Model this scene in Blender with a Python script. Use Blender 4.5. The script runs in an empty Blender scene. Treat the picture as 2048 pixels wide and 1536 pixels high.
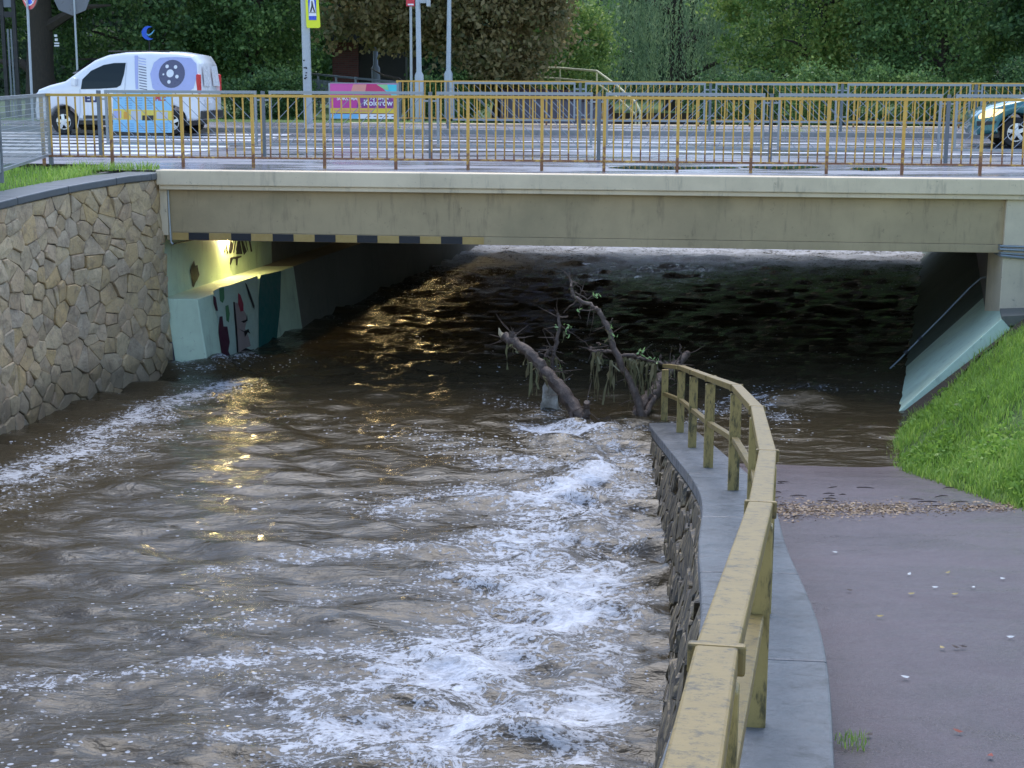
import bpy, bmesh, math, random
import numpy as np
from mathutils import Vector, Matrix

random.seed(7); rng = np.random.default_rng(7)
scene = bpy.context.scene
COL = scene.collection

# ------------------------------------------------------------------ camera
F = 3078.0; EZ = 1.39                      # focal length in pixels of the 2048 px photo, eye height over the road
PITCH = math.atan(616 / F); ROLL = math.radians(0.22)
_r = Vector((1, 0, 0)); _f = Vector((0, math.cos(PITCH), -math.sin(PITCH))); _u = _r.cross(_f)
CR = _r * math.cos(ROLL) + _u * math.sin(ROLL); CU = -_r * math.sin(ROLL) + _u * math.cos(ROLL)
cam = bpy.data.cameras.new('camera'); camo = bpy.data.objects.new('camera', cam); COL.objects.link(camo)
camo.matrix_world = Matrix(((CR.x, CU.x, -_f.x, 0), (CR.y, CU.y, -_f.y, 0), (CR.z, CU.z, -_f.z, EZ), (0, 0, 0, 1)))
cam.sensor_width = 36; cam.lens = F / 2048 * 36; cam.clip_end = 3000; cam.clip_start = 0.05
scene.camera = camo

# ------------------------------------------------------------------ light
SUN_EL, SUN_AZ = math.radians(60), math.radians(2)
world = bpy.data.worlds.new('World'); scene.world = world; world.use_nodes = True
wn = world.node_tree.nodes; wl = world.node_tree.links
sky = wn.new('ShaderNodeTexSky'); sky.sky_type = 'NISHITA'; sky.sun_disc = False
sky.sun_elevation = SUN_EL; sky.sun_rotation = SUN_AZ; sky.air_density = 1.0; sky.dust_density = 1.0; sky.ozone_density = 1.0
bg = wn['Background']; bg.inputs['Strength'].default_value = 0.15
wl.new(sky.outputs[0], bg.inputs['Color'])
sun = bpy.data.lights.new('sun', 'SUN'); sun.energy = 0.75; sun.angle = math.radians(40); sun.color = (1, 0.985, 0.97)
suno = bpy.data.objects.new('sun', sun); COL.objects.link(suno)
sd = Vector((math.sin(SUN_AZ) * math.cos(SUN_EL), math.cos(SUN_AZ) * math.cos(SUN_EL), math.sin(SUN_EL)))
suno.rotation_euler = (-sd).to_track_quat('-Z', 'Y').to_euler(); suno.location = (0, -20, 40)
scene.view_settings.view_transform = 'Standard'; scene.view_settings.look = 'None'
scene.view_settings.exposure = 1.35; scene.view_settings.gamma = 1

# ------------------------------------------------------------------ pixel -> place
EYE = Vector((0, 0, EZ))
def ray(px, py): return _f + CR * ((px - 1024) / F) - CU * ((py - 768) / F)
def onz(px, py, z): d = ray(px, py); return EYE + d * ((z - EZ) / d.z)
def ony(px, py, y): d = ray(px, py); return EYE + d * (y / d.y)
def onslope(px, py, a, b):                 # plane that drops a + b*y below the eye
    d = ray(px, py); d = d / d.y; return EYE + d * (a / (-d.z - b))
def onplane(px, py, p, n): d = ray(px, py); return EYE + d * ((p - EYE).dot(n) / d.dot(n))
WZ = -2.99                                  # flood level
CA, CB = 1.358, 0.156                       # coping of the path wall
def coping_z(y): return EZ - CA - CB * max(y, 0.0)
def path_z(y): return coping_z(y) - 0.34

# ------------------------------------------------------------------ helpers
def link(name, me, mat=None, parent=None):
    o = bpy.data.objects.new(name, me); COL.objects.link(o)
    if mat is not None and me is not None and len(me.materials) == 0: me.materials.append(mat)
    if parent is not None: o.parent = parent
    return o
def tag(o, label=None, cat=None, group=None, kind=None):
    if label: o['label'] = label
    if cat: o['category'] = cat
    if group: o['group'] = group
    if kind: o['kind'] = kind
    return o
def thing(name, label, cat, loc=(0, 0, 0), rz=0.0, group=None):
    o = bpy.data.objects.new(name, None); COL.objects.link(o); o.location = loc; o.rotation_euler = (0, 0, rz)
    o.empty_display_size = 0.2
    bpy.context.view_layer.update
    return tag(o, label, cat, group)

class MB:
    def __init__(s): s.v = []; s.f = []
    def add(s, vs, fs):
        n = len(s.v); s.v += [tuple(v) for v in vs]; s.f += [tuple(i + n for i in f) for f in fs]; return s
    def box(s, c, size, m=None):
        hx, hy, hz = size[0] / 2, size[1] / 2, size[2] / 2; c = Vector(c)
        vs = [Vector((x, y, z)) for z in (-hz, hz) for y in (-hy, hy) for x in (-hx, hx)]
        if m is not None: vs = [m @ v for v in vs]
        return s.add([c + v for v in vs], [(0, 2, 3, 1), (4, 5, 7, 6), (0, 1, 5, 4), (2, 6, 7, 3), (0, 4, 6, 2), (1, 3, 7, 5)])
    def beam(s, a, b, w, h, up=(0, 0, 1)):
        a, b = Vector(a), Vector(b); d = (b - a).normalized(); up = Vector(up)
        sx = d.cross(up).normalized(); uz = sx.cross(d)
        vs = []
        for p in (a, b):
            vs += [p - sx * w / 2 - uz * h / 2, p + sx * w / 2 - uz * h / 2, p + sx * w / 2 + uz * h / 2, p - sx * w / 2 + uz * h / 2]
        return s.add(vs, [(0, 1, 2, 3), (7, 6, 5, 4), (0, 4, 5, 1), (1, 5, 6, 2), (2, 6, 7, 3), (3, 7, 4, 0)])
    def tube(s, pts, rad, seg=8, cap=True):
        pts = [Vector(p) for p in pts]
        if not hasattr(rad, '__len__'): rad = [rad] * len(pts)
        vs = []; prev = None
        for i, p in enumerate(pts):
            t = (pts[min(i + 1, len(pts) - 1)] - pts[max(i - 1, 0)]).normalized()
            if prev is None:
                a = t.cross(Vector((0, 0, 1)));  a = a if a.length > 1e-3 else t.cross(Vector((1, 0, 0))); a.normalize()
            else:
                a = prev - t * prev.dot(t); a.normalize()
            prev = a; b = t.cross(a)
            for k in range(seg):
                an = 2 * math.pi * k / seg; vs.append(p + (a * math.cos(an) + b * math.sin(an)) * rad[i])
        fs = [(i * seg + k, i * seg + (k + 1) % seg, (i + 1) * seg + (k + 1) % seg, (i + 1) * seg + k) for i in range(len(pts) - 1) for k in range(seg)]
        if cap: fs += [tuple(range(seg))[::-1], tuple((len(pts) - 1) * seg + k for k in range(seg))]
        return s.add(vs, fs)
    def prism(s, poly, z0, z1):
        n = len(poly); vs = [(p[0], p[1], z0) for p in poly] + [(p[0], p[1], z1) for p in poly]
        return s.add(vs, [tuple(range(n))[::-1], tuple(range(n, 2 * n))] + [(i, (i + 1) % n, n + (i + 1) % n, n + i) for i in range(n)])
    def mesh(s, name, smooth=False):
        me = bpy.data.meshes.new(name); me.from_pydata(s.v, [], s.f); me.update()
        bm = bmesh.new(); bm.from_mesh(me); bmesh.ops.recalc_face_normals(bm, faces=bm.faces)
        if smooth:
            for f in bm.faces: f.smooth = True
            for e in bm.edges:
                if len(e.link_faces) == 2 and e.calc_face_angle(0) > 0.7: e.smooth = False
        bm.to_mesh(me); bm.free(); return me
    def build(s, name, mat, parent=None, smooth=False, bevel=0.0):
        o = link(name, s.mesh(name, smooth), mat, parent)
        if bevel:
            b = o.modifiers.new('bevel', 'BEVEL'); b.width = bevel; b.segments = 2; b.limit_method = 'ANGLE'
        return o

def np_mesh(name, V, Q, smooth=False):
    me = bpy.data.meshes.new(name); V = np.asarray(V, np.float32); Q = np.asarray(Q, np.int32); k = Q.shape[1]
    me.vertices.add(len(V)); me.vertices.foreach_set('co', V.ravel())
    me.loops.add(Q.size); me.loops.foreach_set('vertex_index', Q.ravel())
    me.polygons.add(len(Q)); me.polygons.foreach_set('loop_start', np.arange(0, Q.size, k, dtype=np.int32))
    me.polygons.foreach_set('loop_total', np.full(len(Q), k, np.int32))
    if smooth: me.polygons.foreach_set('use_smooth', np.ones(len(Q), bool))
    me.update(calc_edges=True); return me

def curve_pts(pts, n=8):                    # Catmull-Rom
    P = [Vector(p) for p in pts]; P = [P[0] * 2 - P[1]] + P + [P[-1] * 2 - P[-2]]; out = []
    for i in range(1, len(P) - 2):
        for k in range(n):
            t = k / n; a, b, c, d = P[i - 1:i + 3]
            out.append(0.5 * ((2 * b) + (c - a) * t + (2 * a - 5 * b + 4 * c - d) * t * t + (3 * b - a - 3 * c + d) * t ** 3))
    out.append(P[-2]); return out

def leaf_quads(C, size, g, up=0.3, aspect=.55, dirs=None):
    n = len(C); a = g.normal(size=(n, 3)) if dirs is None else dirs + g.normal(0, .25, (n, 3)); a /= np.linalg.norm(a, axis=1)[:, None]
    b = g.normal(size=(n, 3)) ; b[:, 2] *= (1 - up); b = np.cross(a, b); b /= np.linalg.norm(b, axis=1)[:, None] + 1e-9
    s = size * g.uniform(.6, 1.35, n)[:, None]; a = a * s * .5; b = b * s * .5 * aspect
    V = np.stack([C - a, C + b * .9 - a * .1, C + a, C - b * .9 - a * .1], 1).reshape(-1, 3); return V, np.arange(n * 4).reshape(n, 4)
# ------------------------------------------------------------------ materials
class NT:
    def __init__(s, name):
        s.m = bpy.data.materials.new(name); s.m.use_nodes = True; s.t = s.m.node_tree; s.n = s.t.nodes; s.l = s.t.links
        s.b = s.n['Principled BSDF']; s.out = s.n['Material Output']
    def node(s, ty, **kw):
        nd = s.n.new(ty)
        for k, v in kw.items():
            if k in nd.inputs.keys(): s.put(v, nd.inputs[k])
            else: setattr(nd, k, v)
        return nd
    def put(s, v, sock):
        if isinstance(v, bpy.types.NodeSocket): s.l.new(v, sock)
        else: sock.default_value = v
    def coord(s, kind='Object', scale=(1, 1, 1), rot=(0, 0, 0)):
        tc = s.node('ShaderNodeTexCoord'); mp = s.node('ShaderNodeMapping'); mp.inputs['Scale'].default_value = scale; mp.inputs['Rotation'].default_value = rot
        s.l.new(tc.outputs[kind], mp.inputs['Vector']); return mp.outputs[0]
    def world(s, scale=(1, 1, 1)):
        g = s.node('ShaderNodeNewGeometry'); mp = s.node('ShaderNodeMapping'); mp.inputs['Scale'].default_value = scale
        s.l.new(g.outputs['Position'], mp.inputs['Vector']); return mp.outputs[0]
    def noise(s, vec, scale=5, detail=5, rough=0.6, dist=0.0):
        nd = s.node('ShaderNodeTexNoise'); nd.inputs['Scale'].default_value = scale; nd.inputs['Detail'].default_value = detail
        nd.inputs['Roughness'].default_value = rough; nd.inputs['Distortion'].default_value = dist; s.l.new(vec, nd.inputs['Vector']); return nd.outputs['Fac']
    def ramp(s, fac, stops):
        nd = s.node('ShaderNodeValToRGB'); cr = nd.color_ramp
        while len(cr.elements) < len(stops): cr.elements.new(0.5)
        for e, (p, c) in zip(cr.elements, stops): e.position = p; e.color = (*c, 1) if len(c) == 3 else c
        s.l.new(fac, nd.inputs[0]); return nd.outputs[0]
    def mix(s, fac, a, b, mode='MIX'):
        nd = s.node('ShaderNodeMix', data_type='RGBA', blend_type=mode)
        for v, k in ((fac, 0), (a, 6), (b, 7)):
            if isinstance(v, tuple) and len(v) == 3: v = (*v, 1)
            s.put(v, nd.inputs[k])
        return nd.outputs[2]
    def math(s, op, a, b=0.0, c=0.0, clamp=False):
        nd = s.node('ShaderNodeMath', operation=op, use_clamp=clamp)
        s.put(a, nd.inputs[0]); s.put(b, nd.inputs[1]); s.put(c, nd.inputs[2]); return nd.outputs[0]
    def remap(s, v, a, b, c=0.0, d=1.0):
        nd = s.node('ShaderNodeMapRange', interpolation_type='SMOOTHSTEP')
        for i, x in enumerate((v, a, b, c, d)): s.put(x, nd.inputs[i])
        return nd.outputs[0]
    def bump(s, h, strength=0.3, dist=0.02):
        nd = s.node('ShaderNodeBump'); nd.inputs['Strength'].default_value = strength; nd.inputs['Distance'].default_value = dist
        s.l.new(h, nd.inputs['Height']); s.l.new(nd.outputs[0], s.b.inputs['Normal']); return nd
    def set(s, **kw):
        for k, v in kw.items():
            k = k.replace('_', ' ')
            if isinstance(v, tuple) and len(v) == 3: v = (*v, 1)
            s.put(v, s.b.inputs[k])
        return s

def mottled(name, stops, scale=6, rough=0.7, bump=0.3, bdist=0.01, stretch=(1, 1, 1), metallic=0.0, spec=0.5, worldc=True, rvar=0.1, fine=60):
    t = NT(name); v = t.world(stretch) if worldc else t.coord('Object', stretch)
    n = t.noise(v, scale, 7, 0.65); n2 = t.noise(v, fine, 4, 0.6)
    f = t.math('ADD', t.math('MULTIPLY', n, 0.75), t.math('MULTIPLY', n2, 0.25))
    t.set(Base_Color=t.ramp(f, stops), Metallic=metallic)
    t.b.inputs['Specular IOR Level'].default_value = spec
    t.put(t.remap(n, 0.3, 0.7, max(rough - rvar, 0.02), min(rough + rvar, 1)), t.b.inputs['Roughness'])
    if bump: t.bump(f, bump, bdist)
    return t.m
def two(name, a, b, **k): return mottled(name, [(0.3, a), (0.7, b)], **k)
def flat(name, c, rough=0.5, metallic=0.0, var=0.12, **k):
    return mottled(name, [(0.3, tuple(x * (1 - var) for x in c)), (0.7, tuple(min(x * (1 + var), 1) for x in c))], scale=9, rough=rough, bump=0.05, metallic=metallic, **k)

def m_concrete(name, base, stain, streak=0.5, green=None, rough=0.75):
    t = NT(name); v = t.world(); vs = t.world((2.2, 2.2, 0.35)); 
    n = t.noise(v, 1.3, 8, 0.7); st = t.noise(vs, 3.0, 6, 0.7); fn = t.noise(v, 45, 5, 0.7)
    c = t.mix(t.remap(n, 0.3, 0.7), tuple(x * 0.86 for x in base), base)
    c = t.mix(t.math('MULTIPLY', t.remap(st, 0.52, 0.72), streak), c, stain)
    c = t.mix(t.math('MULTIPLY', t.remap(fn, 0.6, 0.75), 0.35), c, tuple(x * 0.5 for x in base))
    c = t.mix(t.math('MULTIPLY', t.remap(t.noise(v, 9, 8, 0.8), 0.60, 0.68), 0.7), c, tuple(x * 0.28 for x in base))
    c = t.mix(t.math('MULTIPLY', t.remap(t.noise(v, 0.55, 4, 0.6), 0.48, 0.62), 0.35), c, tuple(min(1, x * 1.25) for x in base))
    if green: c = t.mix(t.math('MULTIPLY', t.remap(t.noise(v, 0.9, 5, 0.6), 0.5, 0.7), 0.5), c, green)
    t.set(Base_Color=c, Roughness=rough); t.bump(t.math('ADD', n, t.math('MULTIPLY', fn, 0.3)), 0.25, 0.01); return t.m

MAT = {}
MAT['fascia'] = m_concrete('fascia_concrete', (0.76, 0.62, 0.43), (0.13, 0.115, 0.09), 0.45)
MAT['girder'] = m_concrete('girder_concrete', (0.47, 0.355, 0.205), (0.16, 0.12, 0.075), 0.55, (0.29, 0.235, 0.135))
MAT['pillar'] = m_concrete('pillar_concrete', (0.72, 0.60, 0.43), (0.25, 0.23, 0.2), 0.3)
MAT['coping'] = m_concrete('coping_concrete', (0.115, 0.125, 0.135), (0.06, 0.065, 0.07), 0.5, None, 0.42)
MAT['coping_side'] = m_concrete('wet_coping', (0.095, 0.10, 0.108), (0.045, 0.048, 0.052), 0.75, (0.07, 0.078, 0.066), 0.48)
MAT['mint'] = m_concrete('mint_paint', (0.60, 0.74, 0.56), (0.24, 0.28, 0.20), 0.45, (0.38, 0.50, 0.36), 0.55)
MAT['kerb'] = m_concrete('kerb_concrete', (0.30, 0.29, 0.28), (0.13, 0.12, 0.11), 0.5)
MAT['mint_shade'] = m_concrete('shaded_mint_paint', (0.13, 0.17, 0.13), (0.06, 0.065, 0.055), 0.6, (0.09, 0.13, 0.09), 0.7)  # shaded copy of the mint paint, tunnel shade put into its colour
MAT['bare'] = two('bare_plaster', (0.10, 0.09, 0.12), (0.17, 0.155, 0.19), scale=8)
MAT['conc_and_shade'] = m_concrete('tunnel_concrete_and_shade', (0.20, 0.19, 0.16), (0.1, 0.1, 0.09), 0.5)  # bare concrete, and painted shade on the inner left abutment
MAT['stripe_y'] = two('stripe_yellow', (0.42, 0.26, 0.07), (0.52, 0.36, 0.14), scale=7, rough=0.6)
MAT['stripe_k'] = two('stripe_black', (0.012, 0.012, 0.016), (0.03, 0.03, 0.035), scale=7, rough=0.6)
MAT['mortar'] = two('mortar', (0.06, 0.052, 0.045), (0.12, 0.105, 0.085), scale=14, rough=0.9, bump=0.6)
MAT['galv'] = flat('galvanised_steel', (0.30, 0.33, 0.36), 0.45, 0.55)
MAT['galv_d'] = flat('weathered_steel', (0.16, 0.18, 0.20), 0.5, 0.4)
MAT['pole'] = flat('grey_pole', (0.42, 0.46, 0.48), 0.5, 0.2)
MAT['black'] = flat('black_metal', (0.012, 0.013, 0.016), 0.5)
MAT['rubber'] = flat('rubber', (0.012, 0.012, 0.013), 0.7)
MAT['white'] = flat('white_paint', (0.78, 0.79, 0.82), 0.3, 0.0, 0.03)
MAT['chrome'] = flat('alloy', (0.55, 0.57, 0.60), 0.3, 0.7, 0.05)
MAT['bark'] = two('bark', (0.022, 0.018, 0.014), (0.075, 0.06, 0.045), scale=9, rough=0.9, bump=0.8, bdist=0.04, stretch=(3, 3, 0.6))
MAT['marking'] = two('road_paint', (0.55, 0.56, 0.58), (0.78, 0.79, 0.80), scale=5, rough=0.4)

def m_stone():
    t = NT('field_stone'); oi = t.node('ShaderNodeObjectInfo'); g = t.node('ShaderNodeNewGeometry'); v = t.world()
    rnd = t.math('FRACT', t.math('ADD', t.math('MULTIPLY', oi.outputs['Random'], 7.31), g.outputs['Random Per Island']))
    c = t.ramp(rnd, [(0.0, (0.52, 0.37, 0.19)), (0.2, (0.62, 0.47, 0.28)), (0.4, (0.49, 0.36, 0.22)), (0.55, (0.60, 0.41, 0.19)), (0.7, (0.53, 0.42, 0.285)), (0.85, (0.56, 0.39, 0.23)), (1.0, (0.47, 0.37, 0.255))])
    n = t.noise(v, 7, 8, 0.7, 0.4); n2 = t.noise(v, 38, 6, 0.7)
    c = t.mix(t.math('MULTIPLY', t.remap(n, 0.42, 0.75), 0.8), c, (0.24, 0.165, 0.11), 'MIX'); 
    c = t.mix(t.math('MULTIPLY', t.remap(n2, 0.5, 0.72), 0.45), c, (0.13, 0.10, 0.075))
    c = t.mix(t.math('MULTIPLY', t.remap(t.noise(v, 15, 5, 0.7), 0.55, 0.7), 0.4), c, (0.50, 0.45, 0.36))
    g2 = t.node('ShaderNodeSeparateXYZ'); t.l.new(g.outputs['Position'], g2.inputs[0])
    tide = t.remap(t.math('ADD', g2.outputs['Z'], t.math('MULTIPLY', t.noise(v, 1.6, 5, .6), 0.9)), -1.95, -2.35)
    c = t.mix(t.math('MULTIPLY', tide, 0.6), c, (0.11, 0.085, 0.05)); c = t.mix(t.math('MULTIPLY', t.remap(t.noise(v, 1.1, 6, .7), .56, .7), .25), c, (0.17, 0.155, 0.115))
    t.set(Base_Color=c, Roughness=0.7); t.bump(t.math('ADD', n, t.math('MULTIPLY', n2, 0.5)), 0.9, 0.03); return t.m
MAT['stone'] = m_stone()
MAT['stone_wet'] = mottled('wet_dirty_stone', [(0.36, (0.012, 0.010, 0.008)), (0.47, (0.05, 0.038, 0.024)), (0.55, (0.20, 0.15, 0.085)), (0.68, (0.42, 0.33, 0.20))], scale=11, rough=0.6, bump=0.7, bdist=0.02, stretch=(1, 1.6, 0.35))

def m_rail_yellow():
    t = NT('yellow_paint_rusty'); v = t.world(); g = t.node('ShaderNodeNewGeometry'); sx = t.node('ShaderNodeSeparateXYZ'); t.l.new(g.outputs['Position'], sx.inputs[0])
    n = t.noise(v, 9, 6, 0.7); low = t.remap(sx.outputs['Z'], 0.0, 0.65, 0.24, -0.05)
    rust = t.remap(t.math('ADD', n, low), 0.55, 0.72)
    c = t.mix(t.noise(v, 2.5, 4), (0.60, 0.31, 0.045), (0.74, 0.47, 0.11))
    t.set(Base_Color=t.mix(rust, c, (0.23, 0.10, 0.05)), Roughness=0.55); t.bump(n, 0.2, 0.004); return t.m
MAT['yellow'] = m_rail_yellow()

def m_handrail():
    t = NT('cream_painted_timber'); v = t.world(); n = t.noise(v, 6, 7, 0.7); f = t.noise(v, 50, 5, 0.7); g = t.noise(t.world((30, 3, 3)), 3, 5, 0.6)
    c = t.mix(n, (0.17, 0.112, 0.028), (0.30, 0.21, 0.065))
    c = t.mix(t.remap(t.math('ADD', t.math('MULTIPLY', t.noise(v, 22, 8, 0.8), 0.8), t.math('MULTIPLY', f, 0.3)), 0.53, 0.70), c, (0.055, 0.042, 0.02))
    c = t.mix(t.math('MULTIPLY', t.remap(g, 0.6, 0.75), 0.3), c, (0.14, 0.10, 0.05))
    t.set(Base_Color=c, Roughness=0.5); t.bump(t.math('ADD', n, f), 0.2, 0.004); return t.m
MAT['handrail'] = m_handrail()
def m_handpost():
    t = NT('grimy_painted_timber'); v = t.world(); vs = t.world((3, 3, 0.8)); n = t.noise(vs, 8, 7, 0.75); f = t.noise(v, 50, 5, 0.7)
    c = t.mix(t.noise(v, 5, 5), (0.29, 0.20, 0.06), (0.42, 0.31, 0.11))
    c = t.mix(t.remap(n, 0.46, 0.64), c, (0.075, 0.062, 0.025))
    t.set(Base_Color=c, Roughness=0.55); t.bump(t.math('ADD', n, f), 0.3, 0.005); return t.m
MAT['handpost'] = m_handpost()

def m_path():
    t = NT('wet_red_asphalt'); v = t.world(); n = t.noise(v, 0.8, 7, 0.7); a = t.noise(v, 150, 2, 0.9); g = t.noise(v, 55, 4, 0.8); band = t.noise(t.world((0.5, 1.0, 1)), 1.6, 7, 0.7, 0.8)
    c = t.mix(t.remap(n, 0.3, 0.7), (0.050, 0.035, 0.041), (0.090, 0.065, 0.075))
    c = t.mix(t.remap(a, 0.50, 0.72), c, (0.20, 0.16, 0.172)); c = t.mix(t.math('MULTIPLY', t.remap(g, 0.55, 0.75), 0.6), c, (0.035, 0.024, 0.028))
    c = t.mix(t.math('MULTIPLY', t.remap(t.noise(v, 2.2, 8, 0.75), 0.58, 0.72), 0.45), c, (0.045, 0.035, 0.030))
    t.set(Base_Color=c); t.put(t.remap(t.math('ADD', t.math('MULTIPLY', band, 0.6), t.math('MULTIPLY', g, 0.4)), 0.38, 0.62, 0.26, 0.62), t.b.inputs['Roughness'])
    t.bump(t.math('ADD', a, t.math('MULTIPLY', g, 0.9)), 0.75, 0.008); return t.m
def m_wetcoping():
    t = NT('weathered_coping'); v = t.world(); n = t.noise(v, 1.4, 8, 0.75); g = t.noise(v, 40, 6, 0.8); b = t.noise(v, 6, 7, 0.75, 0.6)
    c = t.mix(t.remap(n, 0.3, 0.7), (0.066, 0.070, 0.076), (0.125, 0.13, 0.138))
    c = t.mix(t.math('MULTIPLY', t.remap(b, 0.54, 0.68), 0.65), c, (0.040, 0.045, 0.038)); c = t.mix(t.math('MULTIPLY', t.remap(g, 0.56, 0.72), 0.55), c, (0.20, 0.205, 0.21)); c = t.mix(t.math('MULTIPLY', t.remap(g, 0.46, 0.34), 0.5), c, (0.03, 0.032, 0.034))
    t.set(Base_Color=c); t.put(t.remap(b, 0.35, 0.65, 0.30, 0.62), t.b.inputs['Roughness']); t.bump(t.math('ADD', g, b), 0.6, 0.006); return t.m
MAT['coping_side'] = m_wetcoping()
MAT['path'] = m_path()
def m_road(name, c1, c2):
    t = NT(name); v = t.world(); n = t.noise(t.world((0.35, 1.6, 1)), 0.9, 7, 0.65); a = t.noise(v, 60, 3, 0.8)
    c = t.mix(n, c1, c2); c = t.mix(t.math('MULTIPLY', a, 0.4), c, tuple(x * 1.6 for x in c2))
    t.set(Base_Color=c); t.put(t.remap(n, 0.4, 0.6, 0.12, 0.42), t.b.inputs['Roughness']); t.bump(a, 0.15, 0.004); return t.m
MAT['road'] = m_road('wet_asphalt', (0.10, 0.10, 0.115), (0.15, 0.148, 0.165))
MAT['walk'] = m_road('wet_pavement', (0.17, 0.165, 0.18), (0.25, 0.24, 0.26))
MAT['soil'] = two('soil', (0.03, 0.022, 0.014), (0.075, 0.055, 0.035), scale=10, rough=0.9, bump=0.8)
MAT['lawn'] = mottled('turf', [(0.3, (0.04, 0.06, 0.014)), (0.5, (0.075, 0.13, 0.025)), (0.7, (0.11, 0.18, 0.04))], scale=5, rough=0.9, bump=0.9, bdist=0.05)
MAT['bed'] = two('river_bed', (0.04, 0.03, 0.02), (0.07, 0.055, 0.035), scale=3, rough=0.9)

def m_leaf(name, cols, trans=0.45, rough=0.45):
    cols = [tuple(min(x * 1.85, .6) for x in c) for c in cols]
    t = NT(name); g = t.node('ShaderNodeNewGeometry'); v = t.world(); r = g.outputs['Random Per Island']
    n = t.noise(v, 0.6, 3, 0.6); f = t.math('ADD', t.math('MULTIPLY', r, 0.65), t.math('MULTIPLY', t.remap(n, 0.3, 0.7), 0.35))
    st = [(i / (len(cols) - 1), c) for i, c in enumerate(cols)]
    c = t.ramp(f, st); t.set(Base_Color=c, Roughness=rough); t.b.inputs['Specular IOR Level'].default_value = 0.35
    tr = t.node('ShaderNodeBsdfTranslucent'); t.l.new(c, tr.inputs[0]); mx = t.node('ShaderNodeMixShader'); mx.inputs[0].default_value = trans
    t.l.new(t.b.outputs[0], mx.inputs[1]); t.l.new(tr.outputs[0], mx.inputs[2]); t.l.new(mx.outputs[0], t.out.inputs[0]); return t.m
MAT['leaf_dark'] = m_leaf('foliage_dark', [(0.016, 0.038, 0.016), (0.036, 0.075, 0.026), (0.07, 0.125, 0.042), (0.14, 0.20, 0.07)])
MAT['leaf_mid'] = m_leaf('foliage_mid', [(0.02, 0.045, 0.016), (0.05, 0.10, 0.03), (0.095, 0.16, 0.05), (0.18, 0.25, 0.08)])
MAT['leaf_yel'] = m_leaf('foliage_bright', [(0.035, 0.07, 0.018), (0.07, 0.13, 0.03), (0.14, 0.20, 0.05), (0.26, 0.30, 0.09)])
MAT['leaf_brown'] = m_leaf('foliage_brown', [(0.045, 0.055, 0.02), (0.085, 0.085, 0.033), (0.125, 0.105, 0.048), (0.19, 0.15, 0.07), (0.08, 0.11, 0.04)])
MAT['leaf_willow'] = m_leaf('foliage_willow', [(0.04, 0.075, 0.035), (0.10, 0.155, 0.08), (0.17, 0.23, 0.12), (0.26, 0.32, 0.17)])
MAT['leaf_far'] = m_leaf('foliage_far', [(0.010, 0.020, 0.012), (0.018, 0.035, 0.018), (0.03, 0.055, 0.024)])
MAT['grass'] = m_leaf('grass_blades', [(0.06, 0.11, 0.015), (0.11, 0.19, 0.03), (0.17, 0.27, 0.05), (0.26, 0.32, 0.09)], 0.45)

# ------------------------------------------------------------------ bridge frame
B0 = onz(310, 343, 0.0); _b1 = onz(2040, 362, 0.0); 
THETA = math.radians(6.3)
UX = Vector((math.cos(THETA), -math.sin(THETA), 0)); VX = Vector((math.sin(THETA), math.cos(THETA), 0))
def BF(a, b, z=0.0): return Vector((B0.x, B0.y, 0)) + UX * a + VX * b + Vector((0, 0, z))
RB = Matrix.Rotation(-THETA, 3, 'Z')
def aof(p): return (Vector((p.x, p.y, 0)) - Vector((B0.x, B0.y, 0))).dot(UX)
def bof(p): return (Vector((p.x, p.y, 0)) - Vector((B0.x, B0.y, 0))).dot(VX)
def bbox(mb, a0, a1, b0, b1, z0, z1): return mb.box(BF((a0 + a1) / 2, (b0 + b1) / 2, (z0 + z1) / 2), (a1 - a0, b1 - b0, z1 - z0), RB)
LEND = 20.6                                  # far edge of the bridge
# tunnel walls: measured waterlines
LDIR = Vector((math.sin(math.radians(12)), math.cos(math.radians(12)), 0))
RDIR = Vector((math.sin(math.radians(15.5)), math.cos(math.radians(15.5)), 0))

# ------------------------------------------------------------------ large setting
m = MB(); m.add([(-900, -60, -4.6), (900, -60, -4.6), (900, 1500, -4.6), (-900, 1500, -4.6)], [(0, 1, 2, 3)])
tag(m.build('ground', MAT['bed']), kind='structure')

def sheet(name, quads, mat, parent=None, kind='structure'):
    mb = MB()
    for q in quads: mb.add(q, [tuple(range(len(q)))])
    o = mb.build(name, mat, parent); 
    if kind: o['kind'] = kind
    return o
ROADZ = -0.10
KERB_B = bof(onz(1500, 322, 0.0)); ZF = 0.17; FKERB_B = bof(ony(1500, 265, 35.4)); FRAIL_B = bof(ony(1400, 251, 39.3)); NRAIL_B = bof(onz(1200, 343, 0.0))
LEND = FRAIL_B + 0.5
road = sheet('road', [[BF(-80, KERB_B + .15, ROADZ), BF(90, KERB_B + .15, ROADZ), BF(90, FKERB_B - .15, ROADZ + ZF), BF(-80, FKERB_B - .15, ROADZ + ZF)]], MAT['road'])
sheet('sidewalk', [[BF(-1.3, 0.3, 0.0), BF(90, 0.3, 0.0), BF(90, KERB_B, 0.0), BF(-1.3, KERB_B, 0.0)], [BF(-80, 1.6, 0.0), BF(-1.3, 1.6, 0.0), BF(-1.3, KERB_B, 0.0), BF(-80, KERB_B, 0.0)]], MAT['walk'])
sheet('sidewalk', [[BF(-80, FKERB_B, ZF), BF(90, FKERB_B, ZF), BF(90, LEND, ZF), BF(-80, LEND, ZF)]], MAT['walk'])
for b0, b1 in ((KERB_B, KERB_B + .15), (FKERB_B - .15, FKERB_B)):
    mb = MB(); bbox(mb, -80, 90, b0, b1, -0.4, 0.012 + (ZF if b0 > KERB_B + 1 else 0)); tag(mb.build('kerb', MAT['kerb'], bevel=0.02), kind='structure')
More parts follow.
